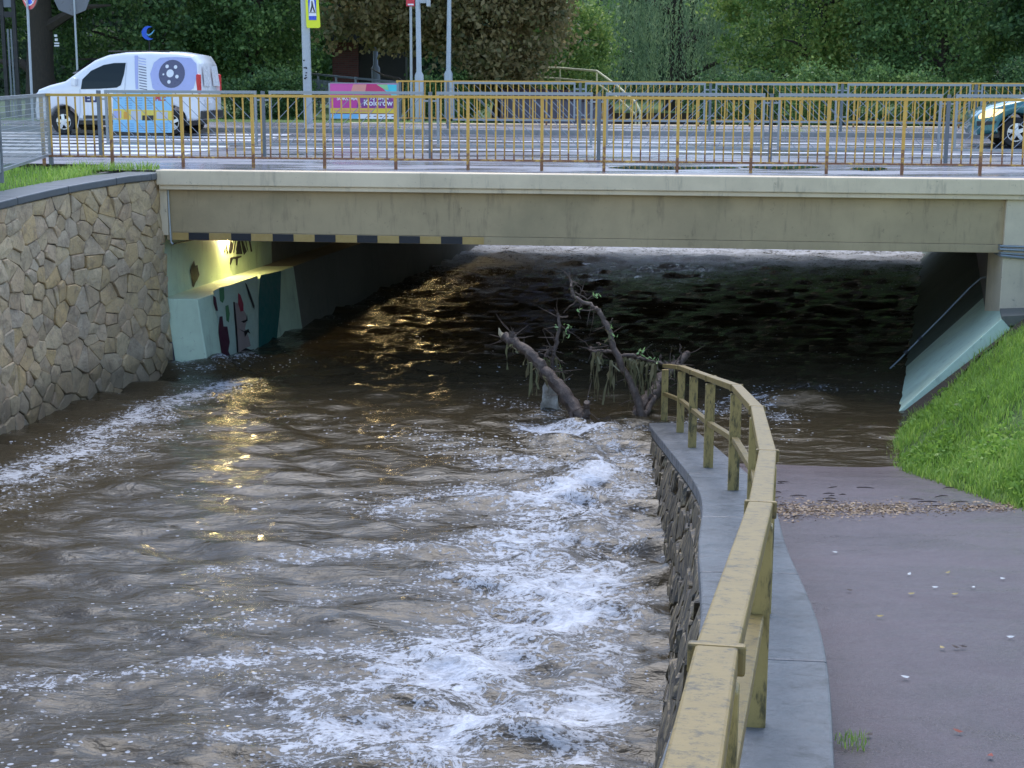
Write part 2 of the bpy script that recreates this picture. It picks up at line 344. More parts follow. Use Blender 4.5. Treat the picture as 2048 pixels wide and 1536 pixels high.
def road_z(b): return ROADZ + ZF * (b - KERB_B - .15) / (FKERB_B - KERB_B - .30)
def marking(a0, a1, b0, b1, name='lane_line'):
    q = [BF(a0, b0, road_z(b0) + .004), BF(a1, b0, road_z(b0) + .004), BF(a1, b1, road_z(b1) + .004), BF(a0, b1, road_z(b1) + .004)]
    return sheet(name, [q], MAT['marking'], road, None)
for py in (290, 303): 
    b = bof(onz(1300, py, ROADZ + .07)); marking(-1.0, 80, b - .12, b + .12)
b = KERB_B + 0.6; nb = 0
while b < FKERB_B - 0.9:
    marking(-14.5 + 0.10 * nb, -1.6 + 0.05 * nb, b, b + .5, 'zebra_bar'); b += 1.05; nb += 1

# far park ground with the channel left open
def ch_l(y): p = onz(440, 725, WZ); return p.x + (y - p.y) * LDIR.x / LDIR.y
def ch_r(y): p = onz(1778, 752, WZ); return p.x + (y - p.y) * RDIR.x / RDIR.y
yl = 40.6
sheet('park_ground', [[(-300, yl + 3, -.03), (ch_l(yl) - .5, yl + .5, -.03), (ch_l(62) - .5, 62, -.03), (-300, 62, .2)],
      [(ch_r(yl) + 1, yl - 1, -.03), (300, yl - 30, -.03), (300, 62, .2), (ch_r(62) + .5, 62, -.03)],
      [(-300, 62, .2), (ch_l(62) - .5, 62, -.03), (ch_r(62) + .5, 62, -.03), (300, 62, .2), (600, 1400, 6), (-600, 1400, 6)]], MAT['lawn'])
mb = MB()
for (x0, y0, x1, y1) in ((ch_l(yl) - .5, yl, ch_l(62) - .5, 62), (ch_r(yl) + .9, yl, ch_r(62) + .5, 62), (ch_l(62) - .5, 62, ch_r(62) + .5, 62)):
    mb.add([(x0, y0, -4.5), (x1, y1, -4.5), (x1, y1, -.04), (x0, y0, -.04)], [(0, 1, 2, 3)])
tag(mb.build('channel_bank', MAT['soil']), kind='structure')
# verge along the far kerb
sheet('grass_verge', [[BF(-80, LEND + .02, ZF), BF(1.5, LEND + .02, ZF), BF(1.5, LEND + 2.2, ZF), BF(-80, LEND + 5, ZF)]], MAT['lawn'])

# ------------------------------------------------------------------ flood water
def water():
    yr = np.geomspace(4.5, 74, 600); ca = np.linspace(-0.62, 0.62, 430)
    Y, C = np.meshgrid(yr, ca, indexing='ij'); X = C * (Y + 3.5)
    Z = np.full_like(X, 0.0); g = np.random.default_rng(3)
    # turbulence map
    def stroke(pts, w):
        P = [onz(px, py, WZ) for px, py in pts]; D = np.full_like(X, 1e9)
        for a, b in zip(P[:-1], P[1:]):
            dx, dy = b.x - a.x, b.y - a.y; L2 = dx * dx + dy * dy + 1e-9
            t = np.clip(((X - a.x) * dx + (Y - a.y) * dy) / L2, 0, 1)
            D = np.minimum(D, (X - a.x - t * dx) ** 2 + (Y - a.y - t * dy) ** 2)
        return np.exp(-D / (w * w))
    turb = 0.55 + 0.9 * stroke([(1180, 860), (1220, 960), (1150, 1250), (900, 1500)], 1.1) + 0.8 * stroke([(1480, 760), (1560, 800), (1700, 790)], 1.0) + 0.8 * stroke([(350, 735), (700, 725), (1100, 740)], .8)
    turb += 0.25 * np.clip((Y - 24) / 6, 0, 1)
    for i in range(130):
        wl = 0.13 * (2.2 / 0.13) ** (i / 129.0); th = g.normal(0, 0.38 if wl < .9 else .5) + .10; k = 2 * math.pi / wl
        ph = g.uniform(0, 6.28); wob = 0.5 * np.sin(X * g.uniform(.6, 2.2) + Y * g.uniform(.2, .9) + g.uniform(0, 6))
        arg = k * (X * math.sin(th) + Y * math.cos(th)) + ph + wob * 3.0
        amp = 0.0078 * wl ** 0.95 if wl < 1 else 0.0065
        mod = np.clip(0.35 + np.sin(X * g.uniform(.7, 2.4) + Y * g.uniform(.3, 1.3) + g.uniform(0, 6)), 0, 1.2)
        Z += amp * mod * (np.exp(np.sin(arg) - 1) * 1.6 - .75 if i % 2 else np.sin(arg))
    Z = np.clip(Z * 1.45, -.12, .15) * turb * 1.1
    Z += 0.14 * stroke([(330, 738), (420, 742), (490, 724)], .30) + 0.10 * stroke([(1160, 850), (1200, 848), (1280, 845)], .22) + 0.07 * stroke([(1470, 790), (1600, 800), (1700, 815)], .25)
    damp = np.clip((20.5 - Y) / 3, 0, 1) * np.clip((X - 2.0) / .5, 0, 1)
    Z *= 1 - 0.75 * damp
    Z *= 1 - 0.85 * np.exp(-(((X - 5.6) / 1.1) ** 2 + ((Y - 21.5) / 2.6) ** 2))
    foam = np.full_like(X, 0.06)
    S = [([(0, 960), (150, 900), (330, 805), (450, 770)], .55, .72), ([(0, 1010), (200, 940), (330, 870)], .6, .40),
         ([(1200, 870), (1230, 960), (1215, 1080), (1180, 1200)], .50, .60), ([(1130, 950), (1100, 1080), (1080, 1180)], .6, .45), ([(1180, 1180), (1120, 1290), (1010, 1400), (930, 1536)], .8, .62), ([(1250, 1300), (1220, 1420), (1150, 1536)], .5, .52),
         ([(740, 1015), (900, 985), (1060, 1000), (1200, 950)], .32, .60), ([(540, 1120), (800, 1095), (1000, 1085)], .30, .58), ([(860, 880), (1000, 920), (1150, 930)], .55, .46), ([(1000, 800), (1100, 830), (1180, 850)], .5, .46),
         ([(20, 1375), (300, 1345), (600, 1305), (900, 1290), (1150, 1230)], .30, .64), ([(250, 1290), (500, 1240), (700, 1180), (1000, 1150)], .28, .52), ([(500, 1380), (800, 1350), (1000, 1330)], .4, .55),
         ([(560, 1520), (900, 1460), (1200, 1400)], .60, .55), ([(1050, 852), (1150, 868), (1280, 858)], .30, .75), ([(330, 738), (420, 745), (500, 726)], .25, .6),
         ([(1360, 850), (1480, 800), (1570, 835)], .36, .60), ([(380, 1145), (540, 1135)], .12, .5), ([(0, 1440), (300, 1420), (600, 1400)], .25, .35), ([(600, 850), (900, 860)], .6, .18), ([(200, 1100), (500, 1050), (750, 1030)], .5, .16),
         ([(1530, 937), (1810, 940)], .05, .45), ([(780, 600), (950, 530)], .9, .36), ([(1500, 780), (1760, 770)], .5, .36), ([(1560, 870), (1750, 850)], .4, .2)]
    S += [([(1050, 1000), (1000, 1150), (900, 1300), (700, 1450)], .9, .46), ([(1100, 880), (1000, 960), (820, 1030)], .7, .36), ([(1280, 900), (1300, 1050), (1290, 1250)], .35, .42), ([(0, 1500), (300, 1480), (550, 1470)], .3, .35), ([(30, 1050), (250, 1010), (420, 960)], .35, .22)]
    for pts, w, a in S: foam = np.maximum(foam, foam * .6 + a * stroke(pts, w))
    foam = np.maximum(foam, 0.88 * np.clip((Y - 31.5) / 5, 0, 1))
    foam *= 1 - 0.7 * stroke([(1330, 1000), (1345, 1200), (1330, 1400)], .25)
    V = np.stack([X, Y, Z + WZ], -1).reshape(-1, 3); R, Cn = X.shape
    i = np.arange((R - 1) * (Cn - 1)); r = i // (Cn - 1); c = i % (Cn - 1); a = r * Cn + c
    me = np_mesh('water', V, np.stack([a, a + 1, a + Cn + 1, a + Cn], -1), True)
    at = me.attributes.new('foam', 'FLOAT', 'POINT'); at.data.foreach_set('value', foam.ravel().astype(np.float32))
    t = NT('muddy_flood_water'); v = t.world(); va = t.world((0.75, 1.15, 1))
    A = t.node('ShaderNodeAttribute', attribute_name='foam').outputs['Fac']
    n0 = t.noise(va, 1.7, 5, 0.6, 0.6); n1 = t.noise(va, 6.0, 9, 0.72, 1.2); n2 = t.noise(v, 26, 6, 0.7, 0.4)
    rid = t.math('ABSOLUTE', t.math('SUBTRACT', t.noise(va, 4.2, 7, 0.62, 1.6), 0.5))
    lace = t.remap(rid, 0.0, 0.055, 1.0, 0.0)
    h = t.math('ADD', t.math('ADD', t.math('MULTIPLY', n0, 0.26), t.math('MULTIPLY', n1, 0.44)), t.math('ADD', t.math('MULTIPLY', n2, 0.26), t.math('MULTIPLY', lace, 0.08)))
    th = t.math('SUBTRACT', 0.70, t.math('MULTIPLY', A, 0.31))
    df = t.math('SUBTRACT', h, th)
    sheetf = t.math('ADD', t.math('MULTIPLY', t.remap(df, 0.0, 0.055), 0.55), t.math('MULTIPLY', t.remap(df, 0.05, 0.18), 0.32))
    film = t.math('MULTIPLY', t.remap(df, -0.08, 0.10), 0.16)
    def bubbles(sc, lim, r0):
        vo = t.node('ShaderNodeTexVoronoi', Scale=sc, Randomness=1.0); t.l.new(va, vo.inputs['Vector'])
        sx = t.node('ShaderNodeSeparateColor'); t.l.new(vo.outputs['Color'], sx.inputs[0])
        rad = t.math('MULTIPLY', sx.outputs[1], r0)
        return t.math('MULTIPLY', t.remap(t.math('SUBTRACT', vo.outputs['Distance'], rad), 0.06, -0.04), t.remap(t.math('ADD', sx.outputs[0], t.math('ADD', t.math('MULTIPLY', A, 0.8), t.math('MULTIPLY', t.remap(t.noise(va, 0.9, 4, 0.6, 0.5), 0.42, 0.68), 0.35))), lim, lim + .04))
    dot = t.math('MAXIMUM', bubbles(14.0, 1.27, 0.32), bubbles(30.0, 1.17, 0.42))
    fm = t.math('MULTIPLY', t.math('MAXIMUM', t.math('MAXIMUM', sheetf, film), t.math('MULTIPLY', dot, 0.62)), 0.95, clamp=True)
    mud = t.mix(t.noise(v, 0.5, 5), (0.036, 0.027, 0.014), (0.060, 0.046, 0.026))
    t.set(Base_Color=t.mix(fm, mud, (0.68, 0.71, 0.77)))
    t.b.inputs['IOR'].default_value = 1.333
    t.put(t.remap(fm, 0, 0.7, 0.05, 0.5), t.b.inputs['Roughness'])
    vr = t.world((0.5, 1.25, 1)); rip = t.math('ADD', t.noise(vr, 6, 5, 0.6, 0.6), t.math('MULTIPLY', t.noise(vr, 20, 4, 0.6), 0.25))
    t.bump(t.math('ADD', rip, t.math('MULTIPLY', fm, 0.2)), 0.5, 0.05)
    o = link('water', me, t.m); tag(o, kind='structure'); return o
water()

# ------------------------------------------------------------------ path, coping wall and bank
WL = [(1.9, 20.4), (1.74, 18.98), (1.62, 15.5), (1.46, 11.6), (1.11, 8.78), (.82, 6.36), (.44, 4.29), (.10, 2.7), (-.10, 1.2), (-.22, -1.5), (-.3, -5)]
WLc = [Vector((p.x, p.y, 0)) for p in curve_pts([(x, y, 0) for x, y in WL], 8)]
def offset(pts, d):
    out = []
    for i, p in enumerate(pts):
        t = (pts[min(i + 1, len(pts) - 1)] - pts[max(i - 1, 0)]).normalized(); out.append(p + Vector((-t.y, t.x, 0)) * d)
    return out
WRc = offset(WLc, 0.52)
E_L = [(4.9, 20.3), (4.6, 18.5), (4.45, 16.7), (4.55, 13.2), (4.8, 9), (5.2, 5), (5.6, 1), (5.8, -6)]
def edge_x(y):
    for (x0, y0), (x1, y1) in zip(E_L[:-1], E_L[1:]):
        if y >= y1: return x0 + (x1 - x0) * (y0 - y) / (y0 - y1)
    return E_L[-1][0]
def strip_grid(name, L, R, zf, mat, nx=10):
    V = []; Q = []
    for a, b in zip(L, R):
        for k in range(nx + 1):
            p = a.lerp(b, k / nx); V.append((p.x, p.y, zf(p, k / nx)))
    for i in range(len(L) - 1):
        for k in range(nx): c = i * (nx + 1) + k; Q.append((c, c + 1, c + nx + 2, c + nx + 1))
    return link(name, np_mesh(name, V, Q, True), mat)
ys = list(np.linspace(24, -6, 61))
def wall_x(y):
    best = min(WRc, key=lambda p: abs(p.y - y)); return best.x - .2
path = strip_grid('path', [Vector((wall_x(y), y, 0)) for y in ys], [Vector((edge_x(y) + .35, y, 0)) for y in ys], lambda p, k: path_z(p.y) + 0.012 * math.sin(p.x * 1.7 + p.y * .6), MAT['path'], 8)
tag(path, kind='structure')

pw = thing('low_retaining_wall', 'low stone retaining wall with grey concrete coping beside the reddish path', 'wall', (1.4, 11, -3.0))
bpy.context.view_layer.update()
def under(o, parent):                        # parent while keeping the mesh in world coordinates
    o.parent = parent; o.matrix_parent_inverse = parent.matrix_basis.inverted() if parent.parent is None else (parent.parent.matrix_basis @ parent.matrix_parent_inverse @ parent.matrix_basis).inverted()
    return o
# core
mb = MB(); n = len(WLc)
inL, inR = offset(WLc, 0.05), offset(WLc, 0.47)
vs = [];
for a, b in zip(inL, inR):
    z = coping_z(a.y) - .10; nb_ = (b - a).normalized() * (.17 * (z + 4.4)); vs += [(a.x - nb_.x, a.y - nb_.y, -4.4), (a.x, a.y, z), (b.x, b.y, z), (b.x, b.y, -4.4)]
fs = []
for i in range(n - 1):
    for k in range(4): fs.append((i * 4 + k, i * 4 + (k + 1) % 4, (i + 1) * 4 + (k + 1) % 4, (i + 1) * 4 + k))
fs += [(0, 1, 2, 3), tuple((n - 1) * 4 + k for k in range(4))]
mb.add(vs, fs); under(mb.build('mortar_core', MAT['mortar']), pw)
# coping slabs
def slab_run(Lp, Rp, zf, thick, every, mat, parent, name='coping_slab', gap=0.012, bev=0.012):
    i = 0
    while i < len(Lp) - 1:
        j = min(i + every, len(Lp) - 1); mb = MB(); vs = []
        for k in range(i, j + 1):
            a, b = Lp[k], Rp[k]
            if k == i: a = a.lerp(Lp[k + 1], gap / max((Lp[k + 1] - a).length, .01)); b = b.lerp(Rp[k + 1], gap / max((Rp[k + 1] - b).length, .01))
            za, zb = zf(a), zf(b); vs += [(a.x, a.y, za - thick), (a.x, a.y, za), (b.x, b.y, zb), (b.x, b.y, zb - thick)]
        m_ = j - i + 1; fs = [(q * 4 + k, q * 4 + (k + 1) % 4, (q + 1) * 4 + (k + 1) % 4, (q + 1) * 4 + k) for q in range(m_ - 1) for k in range(4)]
        fs += [(0, 1, 2, 3), tuple((m_ - 1) * 4 + k for k in range(4))]
        mb.add(vs, fs); o = mb.build(name, mat, bevel=bev)
        under(o, parent); i = j
slab_run(WLc, WRc, lambda p: coping_z(p.y), .11, 7, MAT['coping_side'], pw)

# ---- Voronoi stones
def voronoi(pts, bounds, asp):
    cells = []
    x0, x1, y0, y1 = bounds
    for i, (px, py) in enumerate(pts):
        poly = [(x0, y0), (x1, y0), (x1, y1), (x0, y1)]
        order = sorted((j for j in range(len(pts)) if j != i), key=lambda j: (pts[j][0] - px) ** 2 + (pts[j][1] - py) ** 2)[:26]
        for j in order:
            qx, qy = pts[j]; mx, my = (px + qx) / 2, (py + qy) / 2; nx, ny = qx - px, qy - py
            out = []
            for k in range(len(poly)):
                a, b = poly[k], poly[(k + 1) % len(poly)]
                da = (a[0] - mx) * nx + (a[1] - my) * ny; db = (b[0] - mx) * nx + (b[1] - my) * ny
                if da <= 0: out.append(a)
                if (da < 0 < db) or (db < 0 < da):
                    t = da / (da - db); out.append((a[0] + (b[0] - a[0]) * t, a[1] + (b[1] - a[1]) * t))
            poly = out
            if len(poly) < 3: break
        cells.append(poly)
    return cells
def stone_faces(length, height, sz, seed, aspect=1.25):
    r = random.Random(seed); pts = []; rows = max(1, int(height / (sz * 0.85)));
    for i in range(rows):
        y = (i + .5) * height / rows; x = r.uniform(0, sz)
        while x < length:
            pts.append((x / aspect, y + r.uniform(-.5, .5) * height / rows)); x += sz * aspect * r.choice((.35, .55, .85, 1.2, 1.7))
    cells = voronoi(pts, (0, length / aspect, 0, height), 1)
    return [[(x * aspect, y) for x, y in c] for c in cells if len(c) >= 3]
def stone_mesh(mb, cell, S, gap, bulge, r):
    cx = sum(p[0] for p in cell) / len(cell); cy = sum(p[1] for p in cell) / len(cell)
    # chamfer corners for a hewn look
    poly = []
    for k in range(len(cell)):
        a, b, c = cell[k - 1], cell[k], cell[(k + 1) % len(cell)]
        poly.append((b[0] + (a[0] - b[0]) * .07, b[1] + (a[1] - b[1]) * .07)); poly.append((b[0] + (c[0] - b[0]) * .07, b[1] + (c[1] - b[1]) * .07))
    rad = max(0.03, sum(math.hypot(p[0] - cx, p[1] - cy) for p in poly) / len(poly)); s1 = 1 - gap / rad; s2 = s1 - .09
    tx, ty = r.uniform(-.12, .12), r.uniform(-.12, .12); nn = len(poly); vs = []
    for sc, d in ((s1, -.05), (s1, .012), (s2, bulge)):
        for x, y in poly:
            jx, jy = (r.uniform(-.02, .02) * rad, r.uniform(-.02, .02) * rad)
            dd = d + ((x - cx) * tx + (y - cy) * ty if d > 0 else 0); vs.append(S(cx + (x - cx) * sc + jx, cy + (y - cy) * sc + jy, dd))
    vs.append(S(cx, cy, bulge + r.uniform(0, .015)))
    fs = [(q * nn + k, q * nn + (k + 1) % nn, (q + 1) * nn + (k + 1) % nn, (q + 1) * nn + k) for q in range(2) for k in range(nn)]
    fs += [(2 * nn + k, 2 * nn + (k + 1) % nn, 3 * nn) for k in range(nn)]
    mb.add(vs, fs)
class Line:
    def __init__(s, pts):
        s.p = pts; s.d = [0]
        for a, b in zip(pts[:-1], pts[1:]): s.d.append(s.d[-1] + (b - a).length)
        s.L = s.d[-1]
    def at(s, d):
        d = max(0, min(s.L - 1e-6, d)); i = max(k for k in range(len(s.d)) if s.d[k] <= d); i = min(i, len(s.p) - 2)
        t = (d - s.d[i]) / (s.d[i + 1] - s.d[i]); a, b = s.p[i], s.p[i + 1]; dr = (b - a).normalized()
        return a.lerp(b, t), Vector((-dr.y, dr.x, 0))
# stones of the path wall (seen edge-on: one part)
ln = Line(offset(WLc, 0.05)); r = random.Random(5); mb = MB()
for c in stone_faces(ln.L, 2.6, .24, 11, 1.2):
    cx = sum(p[0] for p in c) / len(c); cy = sum(p[1] for p in c) / len(c); p, nrm = ln.at(cx)
    if coping_z(p.y) - .11 - cy < WZ - .35 and p.y > 5: continue
    def S(s_, t_, d_):
        p, nr = ln.at(s_); q = p - nr * (d_ + .17 * t_); return (q.x, q.y, coping_z(p.y) - .115 - t_)
    stone_mesh(mb, c, S, .012, .05, r)
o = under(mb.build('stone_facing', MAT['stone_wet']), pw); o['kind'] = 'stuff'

# ---- handrail on the wall
hr = thing('handrail', 'cream yellow painted timber handrail with stubby posts along the low wall', 'handrail', (1.9, 12, coping_z(12)))
POST = [((1328, 843), .74), ((1360, 865), .78), ((1384, 895), .80), ((1416, 935), .82), ((1466, 980), .82), (None, .79), ((1523, 1225), .74), ((1505, 1450), .74)]
pb = [onslope(*p, CA, CB) if p else None for p, h in POST]; pb[5] = pb[4].lerp(pb[6], .48) + Vector((.06, 0, 0))
pb[5].z = coping_z(pb[5].y); hh = [h for p, h in POST]
for q in ((.37, 2.62), (.0, .55), (-.1, -1.6)): pb.append(Vector((q[0], q[1], coping_z(q[1])))); hh.append(.74)
tops = [Vector((p.x, p.y, p.z + h)) for p, h in zip(pb, hh)]
for i, (p, t) in enumerate(zip(pb, tops)):
    d = (tops[min(i + 1, len(tops) - 1)] - tops[max(i - 1, 0)]); ang = math.atan2(d.y, d.x); mt = Matrix.Rotation(ang, 3, 'Z')
    zb = p.z - .45 if i == 0 else p.z - .02
    mb = MB(); mb.box(((p.x), (p.y), (zb + t.z - .05) / 2), (.06, .085, t.z - .05 - zb), mt); under(mb.build('post', MAT['handpost'], bevel=.006), hr)
for i in range(len(tops) - 1):
    a, b = tops[i], tops[i + 1]; d = (b - a).normalized()
    mb = MB(); mb.beam(a + d * .004, b - d * .004, .078, .05); under(mb.build('top_rail', MAT['handrail'], bevel=.006), hr)
    a2 = a.lerp(pb[i], .50); b2 = b.lerp(pb[i + 1], .50)
    mb = MB(); mb.beam(a2 + d * .035, b2 - d * .035, .05, .045); under(mb.build('mid_rail', MAT['handrail'], bevel=.005), hr)
    if 0 < i: mb = MB(); s = d.cross(Vector((0, 0, 1))).normalized(); mb.beam(a - s * .052 , a + s * .052, .03, .056, up=d.cross(s)); under(mb.build('joint_cap', MAT['handrail'], bevel=.005), hr)

# ---- grass bank on the right
def bank_z(x, y):
    e = edge_x(y); zb = path_z(y) - .02; d = x - e; zb = max(zb, WZ - .5)
    if y > 17: zb = max(path_z(y), WZ - .12 - .1 * (y - 17))
    z = zb + .80 * max(d, 0) + .05 * math.sin(x * 3.1 + y * 1.3) + .035 * math.sin(x * 6.3 - y * 4.7) if d > 0 else zb
    return min(z, -.02 - .15 * math.exp(-max(0, x - 9)))
ysb = list(np.linspace(21.9, -6, 80)); V = []; Q = []; nx = 40
for y in ysb:
    for k in range(nx + 1):
        t = k / nx; x = edge_x(y) - .05 + (t ** 1.6) * 9; V.append((x, y, bank_z(x, y) - (.02 if k == 0 else 0)))
for i in range(len(ysb) - 1):
    for k in range(nx): c = i * (nx + 1) + k; Q.append((c, c + 1, c + nx + 2, c + nx + 1))
bank = link('grass_bank', np_mesh('grass_bank', V, Q, True), MAT['lawn']); tag(bank, kind='structure')
def blades(name, P, N, h0, h1, w, mat, lean=.5, label=None):
    P = np.asarray(P); n = len(P); g = np.random.default_rng(len(P))
    an = g.uniform(0, 6.283, n); h = g.uniform(h0, h1, n); ln_ = g.uniform(.1, lean, n) * h; ww = w * g.uniform(.6, 1.4, n)
    dx, dy = np.cos(an), np.sin(an); side = np.stack([-dy, dx, np.zeros(n)], 1) * ww[:, None] / 2; out = np.stack([dx, dy, np.zeros(n)], 1); up = np.array([0, 0, 1.])
    m_ = P + out * (ln_ * .35)[:, None] + up * (h * .6)[:, None]; tp = P + out * ln_[:, None] + up * h[:, None] * (1 - .25 * g.random(n))[:, None]
    V = np.stack([P - side, P + side, m_ + side * .7, m_ - side * .7, tp + side * .12, tp - side * .12], 1).reshape(-1, 3); b = np.arange(n)[:, None] * 6
    Qd = np.concatenate([b + np.array([[0, 1, 2, 3]]), b + np.array([[3, 2, 4, 5]])]); o = link(name, np_mesh(name, V, Qd), mat); tag(o, label, 'grass', kind='stuff'); return o
P = []
while len(P) < 34000:
    y = random.uniform(9.5, 21.6); x = edge_x(y) + random.uniform(-.12, 4.2) * random.random() ** .5 * 1.0
    if x > .36 * y + 1.0: continue
    if y > 20.1 and x < 5.2 + (y - 20.1) * 2.0: continue
    P.append((x, y, bank_z(x, y) - .01))
    if math.sin(x * 2.3 + y * 1.1) + math.sin(y * 2.9 - x * 1.7) < -.9 and random.random() < .75: P.pop()
blades('grass', P, None, .04, .17, .011, MAT['grass'], .9, 'short wet green grass growing on the bank beside the path')

# ------------------------------------------------------------------ the bridge
br = thing('road_bridge', 'low concrete road bridge with striped girder spanning the flooded underpass', 'bridge', BF(6, 10, -3))
def bpart(mb, name, mat, bevel=0.0, parent=None):
    o = mb.build(name, mat, bevel=bevel); return under(o, parent or br)
AR = aof(onz(2008, 395, -.3)) if False else 11.95
GB = -1.02                                   # girder soffit
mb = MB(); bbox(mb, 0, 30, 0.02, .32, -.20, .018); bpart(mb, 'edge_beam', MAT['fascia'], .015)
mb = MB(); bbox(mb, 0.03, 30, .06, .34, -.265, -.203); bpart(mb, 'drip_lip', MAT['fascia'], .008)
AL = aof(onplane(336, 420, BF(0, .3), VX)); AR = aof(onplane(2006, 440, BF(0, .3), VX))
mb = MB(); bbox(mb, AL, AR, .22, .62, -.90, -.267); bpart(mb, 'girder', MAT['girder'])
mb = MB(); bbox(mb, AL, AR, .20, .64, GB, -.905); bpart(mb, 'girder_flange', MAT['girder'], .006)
# warning stripes
edges = [345, 377, 418, 462, 502, 545, 587, 629, 671, 714, 755, 798, 840, 882, 925, 968]
for i in range(15):
    a0, a1 = (aof(onplane(e, 459, BF(0, .2), VX)) for e in edges[i:i + 2])
    mb = MB(); bbox(mb, a0 + .001, a1 - .001, .192, .1985, GB + .004, -.909); bpart(mb, 'warning_stripe', MAT['stripe_k'] if i % 2 else MAT['stripe_y'])
mb = MB(); bbox(mb, -2.5, 30, .345, LEND - .345, -.72, -.11); bpart(mb, 'deck_slab', MAT['conc_and_shade'])
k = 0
for b in np.linspace(2.2, LEND - 2.2, 7): mb = MB(); bbox(mb, AL, AR + 4, b, b + .35, -1.0, -.725); bpart(mb, 'cross_girder', MAT['conc_and_shade'])
mb = MB(); bbox(mb, -1, 30, LEND - .32, LEND, -.9, ZF + .018); bpart(mb, 'edge_beam', MAT['fascia'], .015)
# left abutment : ledge block + upper wall
lw0 = onplane(322, 600, BF(0, .1), VX); lw0.z = 0                       # front corner of the upper wall
l_up = onplane(330, 560, BF(0, .25), VX); led0 = onz(440, 725, WZ)
LN = Vector((LDIR.y, -LDIR.x, 0))                                        # faces the water
FW = onz(325, 736, WZ); FC = onplane(395, 598, Vector((FW.x, FW.y, 0)), VX); LEDZ = FC.z
FC2 = onz(440, 726, WZ)
def wallblock(front, dirv, nrm, thick, z0, z1, length, name, mat):
    a = Vector((front.x, front.y, 0)); b = a + dirv * length; c = b - nrm * thick; d = a - nrm * thick
    mb = MB(); mb.prism([(p.x, p.y) for p in (a, b, c, d)], z0, z1); return bpart(mb, name, mat)
FCg = Vector((FC.x + .06, FC.y + .05, 0))
# ledge: battered block built from its measured front outline
fl, fr, ft = FW, onz(440, 727, WZ), FC
zt = LEDZ; f0 = Vector((fl.x - .5, fl.y - .02, 0)); 
base_r = Vector((ft.x + .20, ft.y - .02, -3.6)); top_r = Vector((ft.x, ft.y, zt)); L = LDIR * 4.2
quad = [Vector((f0.x, ft.y - .0, zt)), top_r, base_r, Vector((f0.x, ft.y - .02, -3.6))]
mb = MB(); vs = quad + [q + L for q in quad]
mb.add(vs, [(0, 1, 2, 3), (7, 6, 5, 4), (0, 4, 5, 1), (1, 5, 6, 2), (2, 6, 7, 3), (3, 7, 4, 0)]); bpart(mb, 'abutment_ledge', MAT['mint'], .015)
mb = MB(); vs = [q + L for q in quad] + [q + LDIR * 21.5 for q in quad]; mb.add(vs, [(0, 1, 2, 3), (7, 6, 5, 4), (0, 4, 5, 1), (1, 5, 6, 2), (2, 6, 7, 3), (3, 7, 4, 0)]); bpart(mb, 'abutment_ledge', MAT['conc_and_shade'])  # inner ledge: darker colour stands in for the tunnel's shade
LF_P, LF_N = top_r.copy(), (base_r - top_r).cross(LDIR).normalized()
if LF_N.x < 0: LF_N = -LF_N
UPW = Vector((f0.x + .52, ft.y + .10, 0))
UPW = onplane(324, 560, Vector((ft.x, ft.y + .06, 0)), Vector((0, 1, 0))); UPW.z = 0
wallblock(UPW, LDIR, LN, 1.6, zt - .5, -.73, 4.6, 'abutment_wall', MAT['mint']); wallblock(UPW + LDIR * 4.6, LDIR, LN, 1.6, zt - .5, -.73, 17, 'abutment_wall', MAT['conc_and_shade'])  # inner wall coloured dark to carry the shade under the deck
UF_P = UPW.copy()
mb = MB(); c0 = onplane(314, 420, BF(0, .2), VX); c1 = onplane(337, 420, BF(0, .2), VX)
zc = onplane(330, 470, BF(0, .2), VX).z
bbox(mb, aof(c0) - .25, aof(c1) - .004, .16, .9, zc, -.268); bpart(mb, 'abutment_head', MAT['pillar'], .01)
# bare plaster patch at the foot of the ledge front
def decal(name, px, p, n, mat, parent, off=.005, thing_label=None):
    off_p = p + n * off; V = [onplane(x, y, off_p, n) for x, y in px]; c = sum(V, Vector()) / len(V)
    bm = bmesh.new(); vv = [bm.verts.new(v) for v in V]; bm.faces.new(vv); bmesh.ops.triangulate(bm, faces=bm.faces)
    me = bpy.data.meshes.new(name); bm.to_mesh(me); bm.free(); o = link(name, me, mat); return under(o, parent)
FFN = Vector((0, -1, 0)); FFP = Vector((ft.x, ft.y - .012, zt))
decal('plaster_loss', [(316, 600), (323, 622), (333, 632), (341, 668), (346, 690), (347, 712), (354, 745), (316, 745)], FFP, FFN, MAT['bare'], br, .03)
